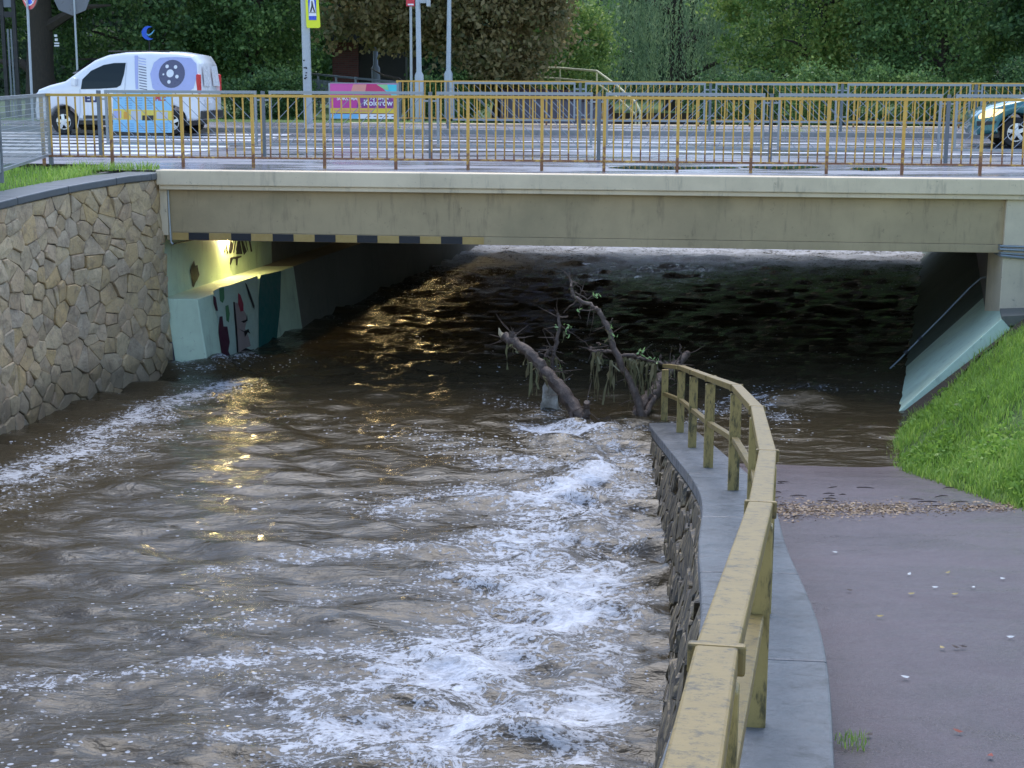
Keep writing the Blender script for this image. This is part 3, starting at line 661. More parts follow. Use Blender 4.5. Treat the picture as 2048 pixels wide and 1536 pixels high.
# murals and tags
MAT['ink'] = flat('black_spray', (0.01, 0.01, 0.012), 0.5); MAT['wine'] = flat('wine_paint', (0.07, 0.02, 0.035), 0.5); MAT['leafgreen'] = flat('green_paint', (0.08, 0.22, 0.10), 0.5)
MAT['pinkish'] = flat('dusty_pink_paint', (0.34, 0.27, 0.25), 0.5); MAT['red'] = flat('red_paint', (0.30, 0.03, 0.06), 0.5); MAT['teal'] = flat('deep_teal_paint', (0.02, 0.13, 0.12), 0.5); MAT['blueish'] = flat('pale_blue_paint', (0.44, 0.55, 0.46), 0.5)
def z3(o, pts): return [(320 + x / 5.12, 440 + y / 5.12) for x, y in pts]
G = [('mural_patch', 'blueish', [(545, 730), (610, 690), (700, 670), (1000, 570), (1010, 1000), (1000, 1420), (800, 1440), (640, 1470), (600, 1100)], .006),
     ('mural_patch', 'teal', [(1030, 565), (1240, 520), (1230, 900), (1180, 1380), (1010, 1400), (1010, 800)], .010),
     ('mural_patch', 'leafgreen', [(605, 700), (655, 690), (660, 800), (645, 850), (615, 830)], .012), ('mural_patch', 'leafgreen', [(670, 880), (700, 870), (715, 960), (705, 1050), (680, 1030)], .012),
     ('mural_patch', 'wine', [(610, 990), (640, 985), (650, 1090), (690, 1090), (715, 1250), (700, 1340), (740, 1440), (650, 1450), (625, 1330), (600, 1150)], .012),
     ('mural_patch', 'pinkish', [(750, 840), (790, 850), (830, 880), (880, 960), (890, 1030), (870, 1110), (910, 1200), (930, 1290), (860, 1320), (810, 1400), (790, 1200), (760, 1000)], .012),
     ('mural_patch', 'red', [(800, 745), (825, 770), (855, 860), (855, 930), (825, 940), (800, 860)], .015),
     ('mural_patch', 'wine', [(545, 775), (570, 790), (595, 930), (575, 930), (550, 860)], .012),
     ('mural_patch', 'ink', [(750, 840), (765, 838), (790, 1100), (805, 1400), (792, 1410), (775, 1150)], .015),
     ('mural_patch', 'ink', [(810, 1400), (830, 1340), (880, 1310), (930, 1330), (965, 1320), (960, 1380), (920, 1395), (880, 1345), (840, 1380), (825, 1425)], .016),
     ('mural_patch', 'ink', [(870, 640), (890, 660), (930, 760), (970, 880), (965, 920), (910, 780)], .016), ('mural_patch', 'ink', [(830, 1040), (885, 1020), (890, 960), (898, 1030), (860, 1055)], .016), ('mural_patch', 'ink', [(800, 1110), (860, 1140), (905, 1115), (925, 1165), (900, 1150), (870, 1200), (862, 1150)], .016)]
for nm, mt, pts, of in G: decal(nm, z3(0, pts), LF_P, LF_N, MAT[mt], br, of)
T = [[(660, 290), (672, 290), (668, 335), (656, 335)], [(672, 200), (690, 190), (686, 250), (700, 345), (682, 345), (676, 280)], [(716, 180), (730, 175), (715, 300), (740, 240), (752, 190), (762, 195), (745, 300), (728, 345), (702, 330)],
     [(768, 190), (784, 190), (762, 330), (748, 340)], [(800, 185), (815, 180), (800, 300), (822, 320), (845, 350), (778, 350), (786, 335), (775, 300)], [(825, 180), (838, 185), (850, 290), (890, 320), (860, 360), (845, 310)], [(868, 190), (880, 195), (905, 330), (890, 300)],
     [(905, 200), (925, 210), (945, 320), (930, 330)], [(720, 385), (770, 375), (835, 365), (835, 380), (800, 395), (790, 465), (778, 465), (775, 400), (748, 400), (722, 465), (714, 450)],
     [(305, 520), (325, 460), (350, 410), (360, 470), (385, 460), (395, 520), (405, 560), (385, 610), (365, 640), (345, 690), (330, 680), (335, 610), (318, 580)]]
for pts in T: decal('graffiti_tag', z3(0, pts), UF_P, LN, MAT['ink'], br, .008)
# pale conduit on the left head
mb = MB(); cp = [onplane(x, y, BF(0, .17), VX) for x, y in ((336, 380), (338, 420), (341, 470), (342, 484), (346, 488))] ; cp.append(onplane(400, 476, UF_P + LN * .03, LN)); cp.append(onplane(436, 468, UF_P + LN * .03, LN))
mb.tube(cp[:5], .013, 6); bpart(mb, 'conduit', MAT['pole']); mb = MB(); mb.tube(cp[4:], .013, 6); bpart(mb, 'conduit', MAT['black'])
# right abutment: pillar, sloped lining, wall
pr0 = onplane(2006, 500, BF(0, .16), VX); zpb = onplane(2004, 588, BF(0, .16), VX).z
mb = MB(); bbox(mb, aof(pr0), aof(pr0) + 2.2, .14, 1.2, zpb - .6, -.268); bpart(mb, 'pillar', MAT['pillar'], .012)
for k, (pa, pb_) in enumerate((((2000, 492), (2060, 494)), ((2000, 498), (2060, 501)), ((2001, 506), (2060, 510)), ((2001, 511), (2060, 517)))):
    a = onplane(*pa, BF(0, .10), VX); b = onplane(*pb_, BF(0, .10), VX); d = (b - a).normalized()
    mb = MB(); mb.tube([a + VX * .35 - d * .01, a, a + d * 3], .016 + .004 * (k % 2), 8); bpart(mb, 'conduit', MAT['galv'])
lo = onz(1800, 820, WZ); up_ = ony(2003, 637, lo.y + .55); dn = (lo - up_)
lo2 = lo + dn.normalized() * .9
mb = MB(); L = RDIR * 3.3; S0 = [up_, lo2]; nrm = (L.cross(dn)).normalized(); nrm = nrm if nrm.z > 0 else -nrm
q = [up_, lo2, lo2 - nrm * .22, up_ - nrm * .22]
# skewed so that the inner part follows the tunnel
mb.add(q + [p + L for p in q], [(0, 1, 2, 3), (7, 6, 5, 4), (0, 4, 5, 1), (1, 5, 6, 2), (2, 6, 7, 3), (3, 7, 4, 0)]); bpart(mb, 'sloped_lining', MAT['mint'], .01)
L2 = RDIR * 23; mb = MB(); mb.add([p + L for p in q] + [p + L2 for p in q], [(0, 1, 2, 3), (7, 6, 5, 4), (0, 4, 5, 1), (1, 5, 6, 2), (2, 6, 7, 3), (3, 7, 4, 0)]); bpart(mb, 'sloped_lining', MAT['mint_shade']); L = L2  # inner lining painted darker as shade below the bridge
a = up_ + RDIR * .02 + Vector((0.0, 0, .012)); 
mb = MB(); e0 = up_ + Vector((0, 0.0, 0)); e1 = e0 + Vector((.85, .0, .02)); 
mb.add([e0 + Vector((0, 0, -.1)), e1 + Vector((0, 0, -.1)), e1 + L + Vector((0, 0, -.1)), e0 + L + Vector((0, 0, -.1)), e0 + Vector((0, 0, .03)), e1 + Vector((0, 0, .05)), e1 + L + Vector((0, 0, .05)), e0 + L + Vector((0, 0, .03))],
       [(0, 1, 2, 3), (4, 7, 6, 5), (0, 4, 5, 1), (1, 5, 6, 2), (2, 6, 7, 3), (3, 7, 4, 0)]); bpart(mb, 'berm_ledge', MAT['conc_and_shade'])
RW = Vector((BF(aof(pr0) + .02, 1.25).x, BF(aof(pr0), 1.25).y, 0)); RNn = Vector((-RDIR.y, RDIR.x, 0))
wallblock(RW, RDIR, RNn, 1.5, -2.6, -.73, 21, 'abutment_wall', MAT['conc_and_shade'])
mb = MB(); pts = [ony(x, y, 22.6 + k * .0) for k, (x, y) in enumerate(((1990, 552), (1962, 556), (1940, 575), (1880, 637), (1830, 687), (1800, 718), (1780, 737)))]
mb.tube(pts, .013, 8); bpart(mb, 'drain_pipe', MAT['galv_d'])
for x, y in ((1840, 677), (1812, 704)): mb = MB(); mb.tube([ony(x - 3, y + 3, 22.59), ony(x + 3, y - 3, 22.59)], .03, 8); bpart(mb, 'pipe_clamp', MAT['black'])

V = []; Q = []
for i in range(25):
    u = i / 24; p = lo.lerp(up_ + Vector((.6, 0, .3)), u); w_ = .16 + .10 * math.sin(i * 1.7) ** 2
    for off in (0.02, -w_): V.append((p.x - off * .75, p.y - .06 + min(off, 0) * .9, max(bank_z(p.x - off * .75, p.y - .06 + off * .9), WZ - .1) + .035 if off < 0 else p.z - .045))
for i in range(24): Q.append((2 * i, 2 * i + 1, 2 * i + 3, 2 * i + 2))
tag(link('bare_soil', np_mesh('bare_soil', V, Q, True), MAT['soil']), kind='structure')
C = []; Dd = []; gw = np.random.default_rng(8)
while len(C) < 5200:
    y = gw.uniform(9.5, 20.8); x = edge_x(y) + abs(gw.normal(0, .45)) + .02
    if math.sin(x * 5 + y * 2.1) + math.sin(y * 3.3 - x) < .0 or (y > 20.0 and x < 5.4 + (y - 20.0) * 2): continue
    C.append((x, y, bank_z(x, y) + gw.uniform(.02, .11)))
Vv, Qq = leaf_quads(np.array(C), .065, gw, up=.6, aspect=.6)
tag(link('weeds', np_mesh('weeds', Vv, Qq), MAT['grass']), 'broad leaved weeds and clover along the foot of the grass bank', 'weeds', kind='stuff')

# ------------------------------------------------------------------ tunnel lamps on the left wall
def lamp(p, label, first):
    t = thing('tunnel_lamp', label, 'lamp', (p.x, p.y, p.z), -math.radians(12), 'lit lamps along the underpass wall')
    mb = MB(); mb.box((0.03, 0, .035), (.10, .50, .05)); mb.build('housing', MAT['galv_d'], t, bevel=.01)
    tt = NT('lamp_diffuser'); tt.set(Base_Color=(1, .9, .7)); tt.b.inputs['Emission Color'].default_value = (1, .74, .36, 1); tt.b.inputs['Emission Strength'].default_value = 40 if first else 16
    mb = MB(); mb.tube([(.04, -.22, -.02), (.04, .22, -.02)], .036, 10); o = mb.build('diffuser', tt.m, t, True)
    li = bpy.data.lights.new('lamp_light', 'AREA'); li.shape = 'RECTANGLE'; li.size = .1; li.size_y = .45; li.energy = 4 if first else 2.2; li.color = (1, .72, .28)
    lo_ = bpy.data.objects.new('lamp_light', li); COL.objects.link(lo_); lo_.parent = t; lo_.location = (.06, 0, -.07); lo_.rotation_euler = (0, math.radians(12), 0)
p1 = onplane(455, 474, UF_P + LN * .03, LN)
d0 = (p1 - UPW).dot(LDIR)
for i, yy in enumerate((p1.y, 33.6, 37.2, 41.0)):
    p = UPW + LN * .03 + LDIR * ((yy - UPW.y) / LDIR.y); p.z = p1.z
    lamp(p, 'lit yellow tube lamp on mint wall above graffiti near the tunnel mouth' if i == 0 else 'lit yellow tube lamp on the dark wall deep inside the underpass', i == 0)

# ------------------------------------------------------------------ left stone wall
sw = thing('stone_wing_wall', 'tall curved wall of rough tan field stones with dark coping', 'wall', (-6, 20, -3))
SL = [(-5.24, 22.95), (-5.30, 22.55), (-5.60, 21.75), (-5.98, 20.7), (-6.26, 19.4), (-6.42, 18.0), (-6.5, 15), (-6.5, 10), (-6.4, 4)]
SLc = [Vector((p.x, p.y, 0)) for p in curve_pts([(x, y, 0) for x, y in SL], 6)]
def stop_z(y): return -.02 - .04 * max(0, 22 - y)
sl = Line(SLc)
# normals point to the water (right when walking toward the camera: +x side)
back = offset(SLc, -.45)
mb = MB(); vs = []
for a, b in zip(SLc, back): vs += [(a.x, a.y, -4.4), (a.x, a.y, stop_z(a.y) - .10), (b.x, b.y, stop_z(a.y) - .10), (b.x, b.y, -4.4)]
n = len(SLc); fs = [(i * 4 + k, i * 4 + (k + 1) % 4, (i + 1) * 4 + (k + 1) % 4, (i + 1) * 4 + k) for i in range(n - 1) for k in range(4)] + [(0, 1, 2, 3), tuple((n - 1) * 4 + k for k in range(4))]
mb.add(vs, fs); under(mb.build('mortar_core', MAT['mortar']), sw)
sgn = 1.0 if (sl.at(1)[1].x > 0) else -1.0
r = random.Random(21); far_mb = MB(); cnt = 0
for c in stone_faces(sl.L, 3.25, .25, 4, 1.15):
    cx = sum(p[0] for p in c) / len(c); cy = sum(p[1] for p in c) / len(c); p, nr = sl.at(cx)
    if stop_z(p.y) - .1 - cy < WZ - .3: continue
    def S(s_, t_, d_):
        p, nr = sl.at(s_); q = p + nr * sgn * (d_ + .10 * t_ / 3); return (q.x, q.y, stop_z(p.y) - .105 - t_)
    if p.y > 17.2:
        mb = MB(); stone_mesh(mb, c, S, r.choice((.004, .005, .009)), r.uniform(.012, .03), r); under(mb.build('stone', MAT['stone']), sw); cnt += 1
    else: stone_mesh(far_mb, c, S, .005, .018, r)
o = under(far_mb.build('stone_facing', MAT['stone']), sw); o['kind'] = 'stuff'
print('stones', cnt)
slab_run(offset(SLc, .05 * sgn), offset(SLc, -.50 * sgn), lambda p: stop_z(p.y), .10, 6, MAT['coping'], sw, bev=.015)
# lawn behind it
bk = offset(SLc, -.44 * sgn)
lawn = strip_grid('lawn', [Vector((-60, p.y + 1.2 if i == 0 else p.y, 0)) for i, p in enumerate(bk)], bk, lambda p, k: stop_z(p.y) - .035 + .10 * (1 - k) , MAT['lawn'], 30); tag(lawn, kind='structure')
P = []
while len(P) < 7000:
    y = random.uniform(17, 23.6); x = -6.2 - random.random() ** 1.5 * 3.2; b = min(bk, key=lambda q: abs(q.y - y))
    if x > b.x - .03 and y < 22.4: continue
    if x > -5.9: continue
    P.append((x, y, stop_z(y) - .04))
for k in range(500): q = Vector((-6.6 + random.random() * 1.3, 0, 0)); P.append((q.x, 23.2 + random.gauss(0, .18), -.01))
blades('grass', P, None, .05, .16, .012, MAT['grass'], .9, 'bright green grass growing behind the dark coping of the stone wall')

# ------------------------------------------------------------------ railings
def picket_rail(name, label, a_list, b, z_top, z0=0.0):
    t = thing(name, label, 'railing', BF(sum(a_list) / len(a_list), b, z0), -THETA); a_c = sum(a_list) / len(a_list)
    pm = MB().box((0, 0, (z_top - .04) / 2), (.045, .035, z_top - .04)).mesh('post')
    km = MB().box((0, 0, 0), (.022, .018, z_top - .21)).mesh('picket')
    for a in a_list:
        o = link('post', pm, MAT['yellow'], t); o.location = (a - a_c, 0, 0)
    for a0, a1 in zip(a_list[:-1], a_list[1:]):
        nk = max(1, round((a1 - a0) / .142))
        for k in range(1, nk):
            o = link('picket', km, MAT['yellow'], t); o.location = (a0 + (a1 - a0) * k / nk - a_c, 0, .165 + (z_top - .21) / 2); o.rotation_euler = (0, random.gauss(0, .008), 0)
    L = a_list[-1] - a_list[0] + .05
    MB().box((((a_list[0] + a_list[-1]) / 2 - a_c), 0, z_top - .02), (L, .05, .04)).build('top_rail', MAT['yellow'], t)
    MB().box((((a_list[0] + a_list[-1]) / 2 - a_c), 0, .15), (L, .035, .03)).build('bottom_rail', MAT['yellow'], t)
    return t
ppx = [(85, 322), (222, 326), (364, 331), (505, 334), (648, 336), (791, 338), (936, 340), (1084, 341), (1209, 342), (1356, 344), (1504, 346), (1656, 347), (1808, 349), (1965, 350)]
al = [aof(onplane(x, 260, BF(0, NRAIL_B), VX)) for x, y in ppx]; al += [al[-1] + 1.02 * k for k in range(1, 5)]
RH = 1.10
picket_rail('picket_railing', 'rusty yellow picket railing standing along the near edge of the bridge', al, NRAIL_B, RH)
af = [aof(onplane(795, 210, BF(0, FRAIL_B), VX)) + 1.28 * k for k in range(15)]
picket_rail('picket_railing', 'yellow picket railing along the far edge of the bridge by the trees', af, FRAIL_B, 1.10, ZF)

def guard(name, label, alist, b, z_top, zlow, mat, loosewire=.19, z0=0.0):
    t = thing(name, label, 'guardrail', BF(alist[0], b, z0), -THETA)
    for a in alist: o = MB().box((a - alist[0], 0, z_top / 2), (.06, .06, z_top)).build('post', MAT['galv_d'], t)
    for k, (a0, a1) in enumerate(zip(alist[:-1], alist[1:])):
        x0, x1 = a0 - alist[0] + .11, a1 - alist[0] - .11; mb = MB()
        mb.box(((x0 + x1) / 2, 0, z_top - .02), (x1 - x0, .05, .05)).box(((x0 + x1) / 2, 0, zlow), (x1 - x0, .04, .04)).box((x0 + .02, 0, (z_top + zlow) / 2), (.04, .04, z_top - zlow - .06)).box((x1 - .02, 0, (z_top + zlow) / 2), (.04, .04, z_top - zlow - .06))
        for xx, s in ((x0, -1), (x1, 1)): mb.box((xx + s * .055, 0, z_top - .15), (.11, .02, .03)).box((xx + s * .055, 0, zlow + .12), (.11, .02, .03))
        mb.build('panel_frame', mat, t)
        mb = MB(); H = z_top - zlow - .05; x = x0 - H; sg = 1 if k % 2 else -1
        while x < x1:
            p0 = (max(x, x0), max(0, x0 - x)); xe = min(x + H, x1); p1_ = (xe, xe - x)
            if p1_[0] - p0[0] > .04:
                fz = (lambda v: zlow + .02 + v) if sg > 0 else (lambda v: zlow + .02 + H - v)
                mb.tube([(p0[0], 0, fz(p0[1])), (p1_[0], 0, fz(p1_[1]))], .006, 4, False)
            x += loosewire
        mb.build('wire_infill', mat, t)
    return t
gx = [aof(onplane(x, 250, BF(0, KERB_B - .2), VX)) for x in (200, 527, 861, 1198, 1542, 1895)]; gx += [gx[-1] + 2.75]
guard('pedestrian_guardrail', 'grey steel guardrail with diagonal wires along the near kerb of the road', gx, KERB_B - .2, 1.12, .22, MAT['galv'], .30)
gf = [aof(onplane(x, 215, BF(0, FKERB_B + .2), VX)) for x in (896, 1160, 1420, 1683, 1950)]; gf += [gf[-1] + 3.2]
guard('pedestrian_guardrail', 'grey steel guardrail with diagonal wires along the far kerb of the road', gf, FKERB_B + .2, 1.08, .22, MAT['galv'], .26, ZF)
# wire mesh fence above the stone wall
q0, q1 = onz(103, 329, 0), onz(3, 372, -.04); q2 = q1 + (q1 - q0)
t = thing('mesh_fence', 'grey wire mesh fence on the grass above the stone wall', 'fence', (q0.x, q0.y, 0))
for p in (q0, q1, q2): mb = MB(); mb.box((p.x - q0.x, p.y - q0.y, .55), (.06, .06, 1.1)); mb.build('post', MAT['galv_d'], t)
for a, b in ((q0, q1), (q1, q2)):
    a = a - q0; b = b - q0; a.z = b.z = 0; d = (b - a).normalized(); a = a + d * .06; b = b - d * .06; up1 = Vector((0, 0, 1)); mb = MB()
    mb.beam(a + up1 * 1.08, b + up1 * 1.08, .045, .045).beam(a + up1 * .16, b + up1 * .16, .04, .04).beam(a + up1 * .14, a + up1 * 1.1, .04, .04, up=d).beam(b + up1 * .14, b + up1 * 1.1, .04, .04, up=d); mb.build('panel_frame', MAT['galv'], t)
    mb = MB(); Lm = (b - a).length; k = .07
    while k < Lm: mb.tube([a + d * k + up1 * .16, a + d * k + up1 * 1.06], .0035, 4, False); k += .075
    k = .22
    while k < 1.06: mb.tube([a + up1 * k, b + up1 * k], .0035, 4, False); k += .075
    mb.build('wire_infill', MAT['galv'], t)

# ------------------------------------------------------------------ trees
def trunk(mb, base, h, r0, g, lean=.3, limbs=7, spread=2.5):
    pts = []; x, y = base[0], base[1]
    for k in range(7):
        t = k / 6; pts.append((x + g.normal(0, .06) + lean * t * t, y + g.normal(0, .06), base[2] - .1 + h * t))
    mb.tube(pts, [r0 * (1.35 if k == 0 else 1 - .11 * k) for k in range(7)], 10)
    for k in range(limbs):
        t = .3 + .65 * k / limbs; p = Vector(pts[int(t * 6)]); an = g.uniform(0, 6.28); ln_ = spread * g.uniform(.5, 1.0)
        d = Vector((math.cos(an), math.sin(an), .55)); q = [p + d * ln_ * u + Vector((0, 0, -.25 * u * u * ln_)) + Vector(g.normal(0, .06, 3)) for u in (0, .35, .7, 1)]
        mb.tube(q, [r0 * .42, r0 * .3, r0 * .18, r0 * .06], 6)
def tree(name, label, px, Y, r0, rx, ry, zc, rz, zmin, mat, nclu, per, leaf, seed, h=None, trunk_mat='bark', low=1.0, group=None, cat='tree', crad=.62, flat_bottom=False):
    g = np.random.default_rng(seed); p = ony(px, 300, Y); base = Vector((p.x, Y, -.03 if Y < 62 else .1))
    t = thing(name, label, cat, base, group=group)
    if r0:
        mb = MB(); trunk(mb, (0, 0, 0), h or zc + rz * .3, r0, g, g.normal(0, .3), 8, rx * .8); mb.build('trunk', MAT[trunk_mat], t, True)
    K = []
    while len(K) < nclu:
        v = g.normal(size=3); v /= np.linalg.norm(v); rr = g.uniform(.45, 1.0) ** .6
        c = v * np.array([rx, ry, rz]) * rr * (1 + .18 * math.sin(5 * math.atan2(v[1], v[0]) + seed)) + np.array([0, 0, zc])
        if c[2] < zmin: continue
        if c[2] > 5.5 and g.random() < .55: continue
        K.append(c)
    K = np.array(K); cr = g.uniform(.55, 1.25, len(K)) * crad
    per = int(per * 1.5); leaf = leaf * .80
    C = np.repeat(K, per, 0) + g.normal(0, .48, (len(K) * per, 3)) * np.repeat(cr, per)[:, None] * np.array([1.1, 1.1, .75])
    C = C[C[:, 2] > zmin - .35]; sz = np.where(C[:, 2] > 5.5, leaf * 1.9, leaf)[:, None]
    n = len(C); a = g.normal(size=(n, 3)); a[:, 2] -= .35; a /= np.linalg.norm(a, axis=1)[:, None]
    b = np.cross(a, g.normal(size=(n, 3)) * np.array([1, 1, .6])); b /= np.linalg.norm(b, axis=1)[:, None] + 1e-9
    s = sz * g.uniform(.6, 1.35, (n, 1)); a = a * s * .5; b = b * s * .30
    V = np.stack([C - a, C + b - a * .1, C + a, C - b - a * .1], 1).reshape(-1, 3)
    link('crown', np_mesh('crown', V, np.arange(n * 4).reshape(n, 4)), MAT[mat], t); return t
GT = 'park trees behind the road'
tree('tree', 'tall dark tree with very thick trunk behind the white van', 92, 52, .52, 4.2, 3.5, 8.5, 4.5, 4.6, 'leaf_dark', 150, 60, .30, 1, h=9, group=GT)
tree('tree', 'dense dark green tree with a low crown directly behind the van', 330, 55, .25, 4.6, 3.4, 4.8, 4.6, .9, 'leaf_dark', 330, 75, .21, 2, group=GT)
tree('tree', 'dark green tree with a low crown left of the brick building', 505, 54, .22, 2.7, 2.4, 4.4, 4.6, .9, 'leaf_mid', 230, 75, .19, 3, group=GT)
tree('chestnut_tree', 'chestnut tree with browning leaves over the brick building', 830, 51.5, .22, 3.0, 2.4, 5.0, 3.4, 2.35, 'leaf_brown', 240, 75, .24, 4, group=GT)
tree('chestnut_tree', 'chestnut tree with brown leaves hanging low over the far railing', 1000, 50, .2, 2.1, 1.9, 4.6, 4.3, 1.0, 'leaf_brown', 230, 80, .23, 5, group=GT)
tree('bushy_tree', 'small bright green bushy tree between chestnut and willow', 1125, 57, .12, 1.9, 1.6, 2.4, 1.9, .6, 'leaf_yel', 120, 75, .17, 6, group=GT)
tree('tree', 'broad yellowish green tree right of the willow', 1640, 57, .25, 4.0, 3.0, 4.6, 4.4, .8, 'leaf_yel', 310, 75, .20, 7, group=GT)
tree('tree', 'dark green tree hanging over the far railing behind the teal car', 1880, 54, .25, 3.6, 2.8, 4.4, 4.3, .8, 'leaf_mid', 290, 75, .20, 8, group=GT)
tree('tree', 'dark tree with dense crown beyond the teal car at the bridge end', 2160, 51, .25, 3.4, 2.8, 4.6, 4.4, .8, 'leaf_dark', 230, 70, .22, 9, group=GT)
tree('tree', 'dark leafy tree beside the black sign frame', -120, 56, .25, 4.0, 3.2, 5.0, 4.6, 1.6, 'leaf_dark', 230, 65, .24, 10, group=GT)
tree('tree', 'dark green tree filling the gap behind the brick building', 690, 67, .3, 5, 3, 5.5, 5.4, .9, 'leaf_dark', 260, 60, .30, 15, group=GT)
# low shrubs seen through the far railing
for px, Y, rx, rz, mt, sd, lb in ((1470, 49.5, 1.5, .9, 'leaf_dark', 31, 'low dark shrub below the willow behind the far railing'), (1620, 49, 1.3, 1.0, 'leaf_mid', 32, 'low green shrub behind the far railing under the yellowish tree'),
                                  (1800, 48.5, 1.6, 1.0, 'leaf_mid', 33, 'green shrub pushing against the far railing near the teal car'), (2010, 47.5, 1.5, 1.1, 'leaf_dark', 34, 'dark shrub behind the far railing beyond the teal car'),
                                  (880, 49.5, 1.4, .8, 'leaf_mid', 35, 'low green shrub at the foot of the lamp posts'), (545, 50, 1.5, .9, 'leaf_dark', 36, 'dark shrub beside the lamp post with the yellow sign')):
    tree('shrub', lb, px, Y, 0, rx, .9, rz * .75, rz, .08, mt, 70, 70, .13, sd, cat='shrub', crad=.38, group='shrubs behind the far railing')
# willow
def willow(px, Y):
    g = np.random.default_rng(77); p = ony(px, 300, Y); t = thing('willow_tree', 'weeping willow with long hanging curtains of grey green leaves', 'tree', (p.x, Y, .0), group=GT)
    mb = MB(); trunk(mb, (0, 0, 0), 8, .4, g, .3, 10, 3); mb.build('trunk', MAT['bark'], t, True)
    Cs = []; Ds = []
    for k in range(560):
        an = g.uniform(0, 6.283); rr = 4.1 * math.sqrt(g.uniform(.12, 1)); x, y = rr * math.cos(an), rr * .75 * math.sin(an); bund = math.sin(an * 9) * .5 + .5
        zt = 9.2 - (rr / 4.1) ** 2 * 3.2 + g.normal(0, .4); zb = .7 + 1.7 * bund * g.random() + (0 if g.random() < .6 else 2 * g.random()); n = int((zt - zb) / .085)
        u = np.linspace(0, 1, n); sway = g.normal(0, .10, 2)
        P = np.stack([x + sway[0] * u + .05 * np.sin(u * 9 + k), y + sway[1] * u, zt + (zb - zt) * u], 1) + g.normal(0, .035, (n, 3)); Cs.append(P[P[:, 2] < 7.5])
    C = np.concatenate(Cs); n = len(C); a = g.normal(0, .45, (n, 3)); a[:, 2] -= 1; a /= np.linalg.norm(a, axis=1)[:, None]
    b = np.cross(a, g.normal(size=(n, 3))); b /= np.linalg.norm(b, axis=1)[:, None]; s = g.uniform(.10, .19, (n, 1)); a *= s * .6; b *= s * .17
    V = np.stack([C - a, C + b, C + a, C - b], 1).reshape(-1, 3); link('crown', np_mesh('crown', V, np.arange(n * 4).reshape(n, 4)), MAT['leaf_willow'], t)
willow(1345, 66)
# far wood
g = np.random.default_rng(5); n = 46000; X = g.uniform(-58, 58, n); H = 9.5 + 2.2 * np.sin(X * .35) + 1.5 * np.sin(X * .9 + 1); Zz = g.random(n) ** .8 * H
C = np.stack([X, 84 + 5 * g.random(n) + 2.2 * np.sin(X * .8) - Zz * .15, Zz + .1], 1); V, Q = leaf_quads(C, .55, g)
tag(link('woodland', np_mesh('woodland', V, Q), MAT['leaf_far']), 'dark mass of woodland closing the view behind the park trees', 'woodland', kind='stuff')
m = MB(); m.add([(-90, 93, 0), (90, 93, 0), (90, 93, 9), (-90, 93, 9), (-90, 99, 0), (90, 99, 0), (90, 99, 9), (-90, 99, 9)], [(0, 1, 2, 3), (3, 2, 6, 7), (1, 5, 6, 2), (0, 3, 7, 4)]); tag(m.build('wooded_hill', MAT['leaf_far']), kind='structure')
# verge weeds
P = []
for k in range(5200):
    a = random.uniform(-14, 22); b = random.choice((LEND + .3 + abs(random.gauss(0, .6)), FKERB_B + .25 + abs(random.gauss(0, .12)) if math.sin(a * 1.9) + math.sin(a * .7 + 1) > .9 else LEND + .4 + random.random() * 1.6)); q = BF(a, b, 0.0)
    if ch_l(q.y) - .4 < q.x < ch_r(q.y) + .9 and b > LEND: continue
    P.append(tuple(q))
blades('grass', P, None, .06, .30, .025, MAT['grass'], .8, 'weeds and grass growing along the far kerb and railing')
# white trail marks on the thick trunk
tp = ony(92, 80, 52 - .60); mk = thing('trail_mark', 'white painted trail mark on the thick dark trunk', 'mark', ony(112, 92, 51.4))
for (x0, y0, x1, y1) in ((109, 69, 115, 74), (110, 77, 116, 82), (109, 85, 119, 88), (109, 90, 119, 93)):
    a, b = ony(x0, y0, 51.42), ony(x1, y1, 51.42); o = mk.location; mb = MB(); mb.box(((a.x + b.x) / 2 - o.x, 0, (a.z + b.z) / 2 - o.z), (abs(b.x - a.x), .03, abs(a.z - b.z))); mb.build('mark_bar', MAT['white'], mk)

# ------------------------------------------------------------------ vehicles
def text_mesh(s, size, bold=0.0):
    c = bpy.data.curves.new('txt', 'FONT'); c.body = s; c.size = size; c.offset = bold; c.align_x = 'LEFT'; c.resolution_u = 3
    o = bpy.data.objects.new('txt', c); COL.objects.link(o); dg = bpy.context.evaluated_depsgraph_get(); me = bpy.data.meshes.new_from_object(o.evaluated_get(dg))
    bpy.data.objects.remove(o); bpy.data.curves.remove(c); me.materials.clear(); return me
def inset_poly(P, d):
    n = len(P); A = sum(P[i][0] * P[(i + 1) % n][1] - P[(i + 1) % n][0] * P[i][1] for i in range(n)); sg = 1 if A > 0 else -1; out = []
    for i in range(n):
        a, b, c = Vector(P[i - 1]), Vector(P[i]), Vector(P[(i + 1) % n]); e1 = (b - a).normalized(); e2 = (c - b).normalized(); nn = (Vector((-e1.y, e1.x)) + Vector((-e2.y, e2.x)))
        nn = nn.normalized() if nn.length > 1e-6 else Vector((0, 0)); out.append(tuple(b + nn * d * sg))
    return out
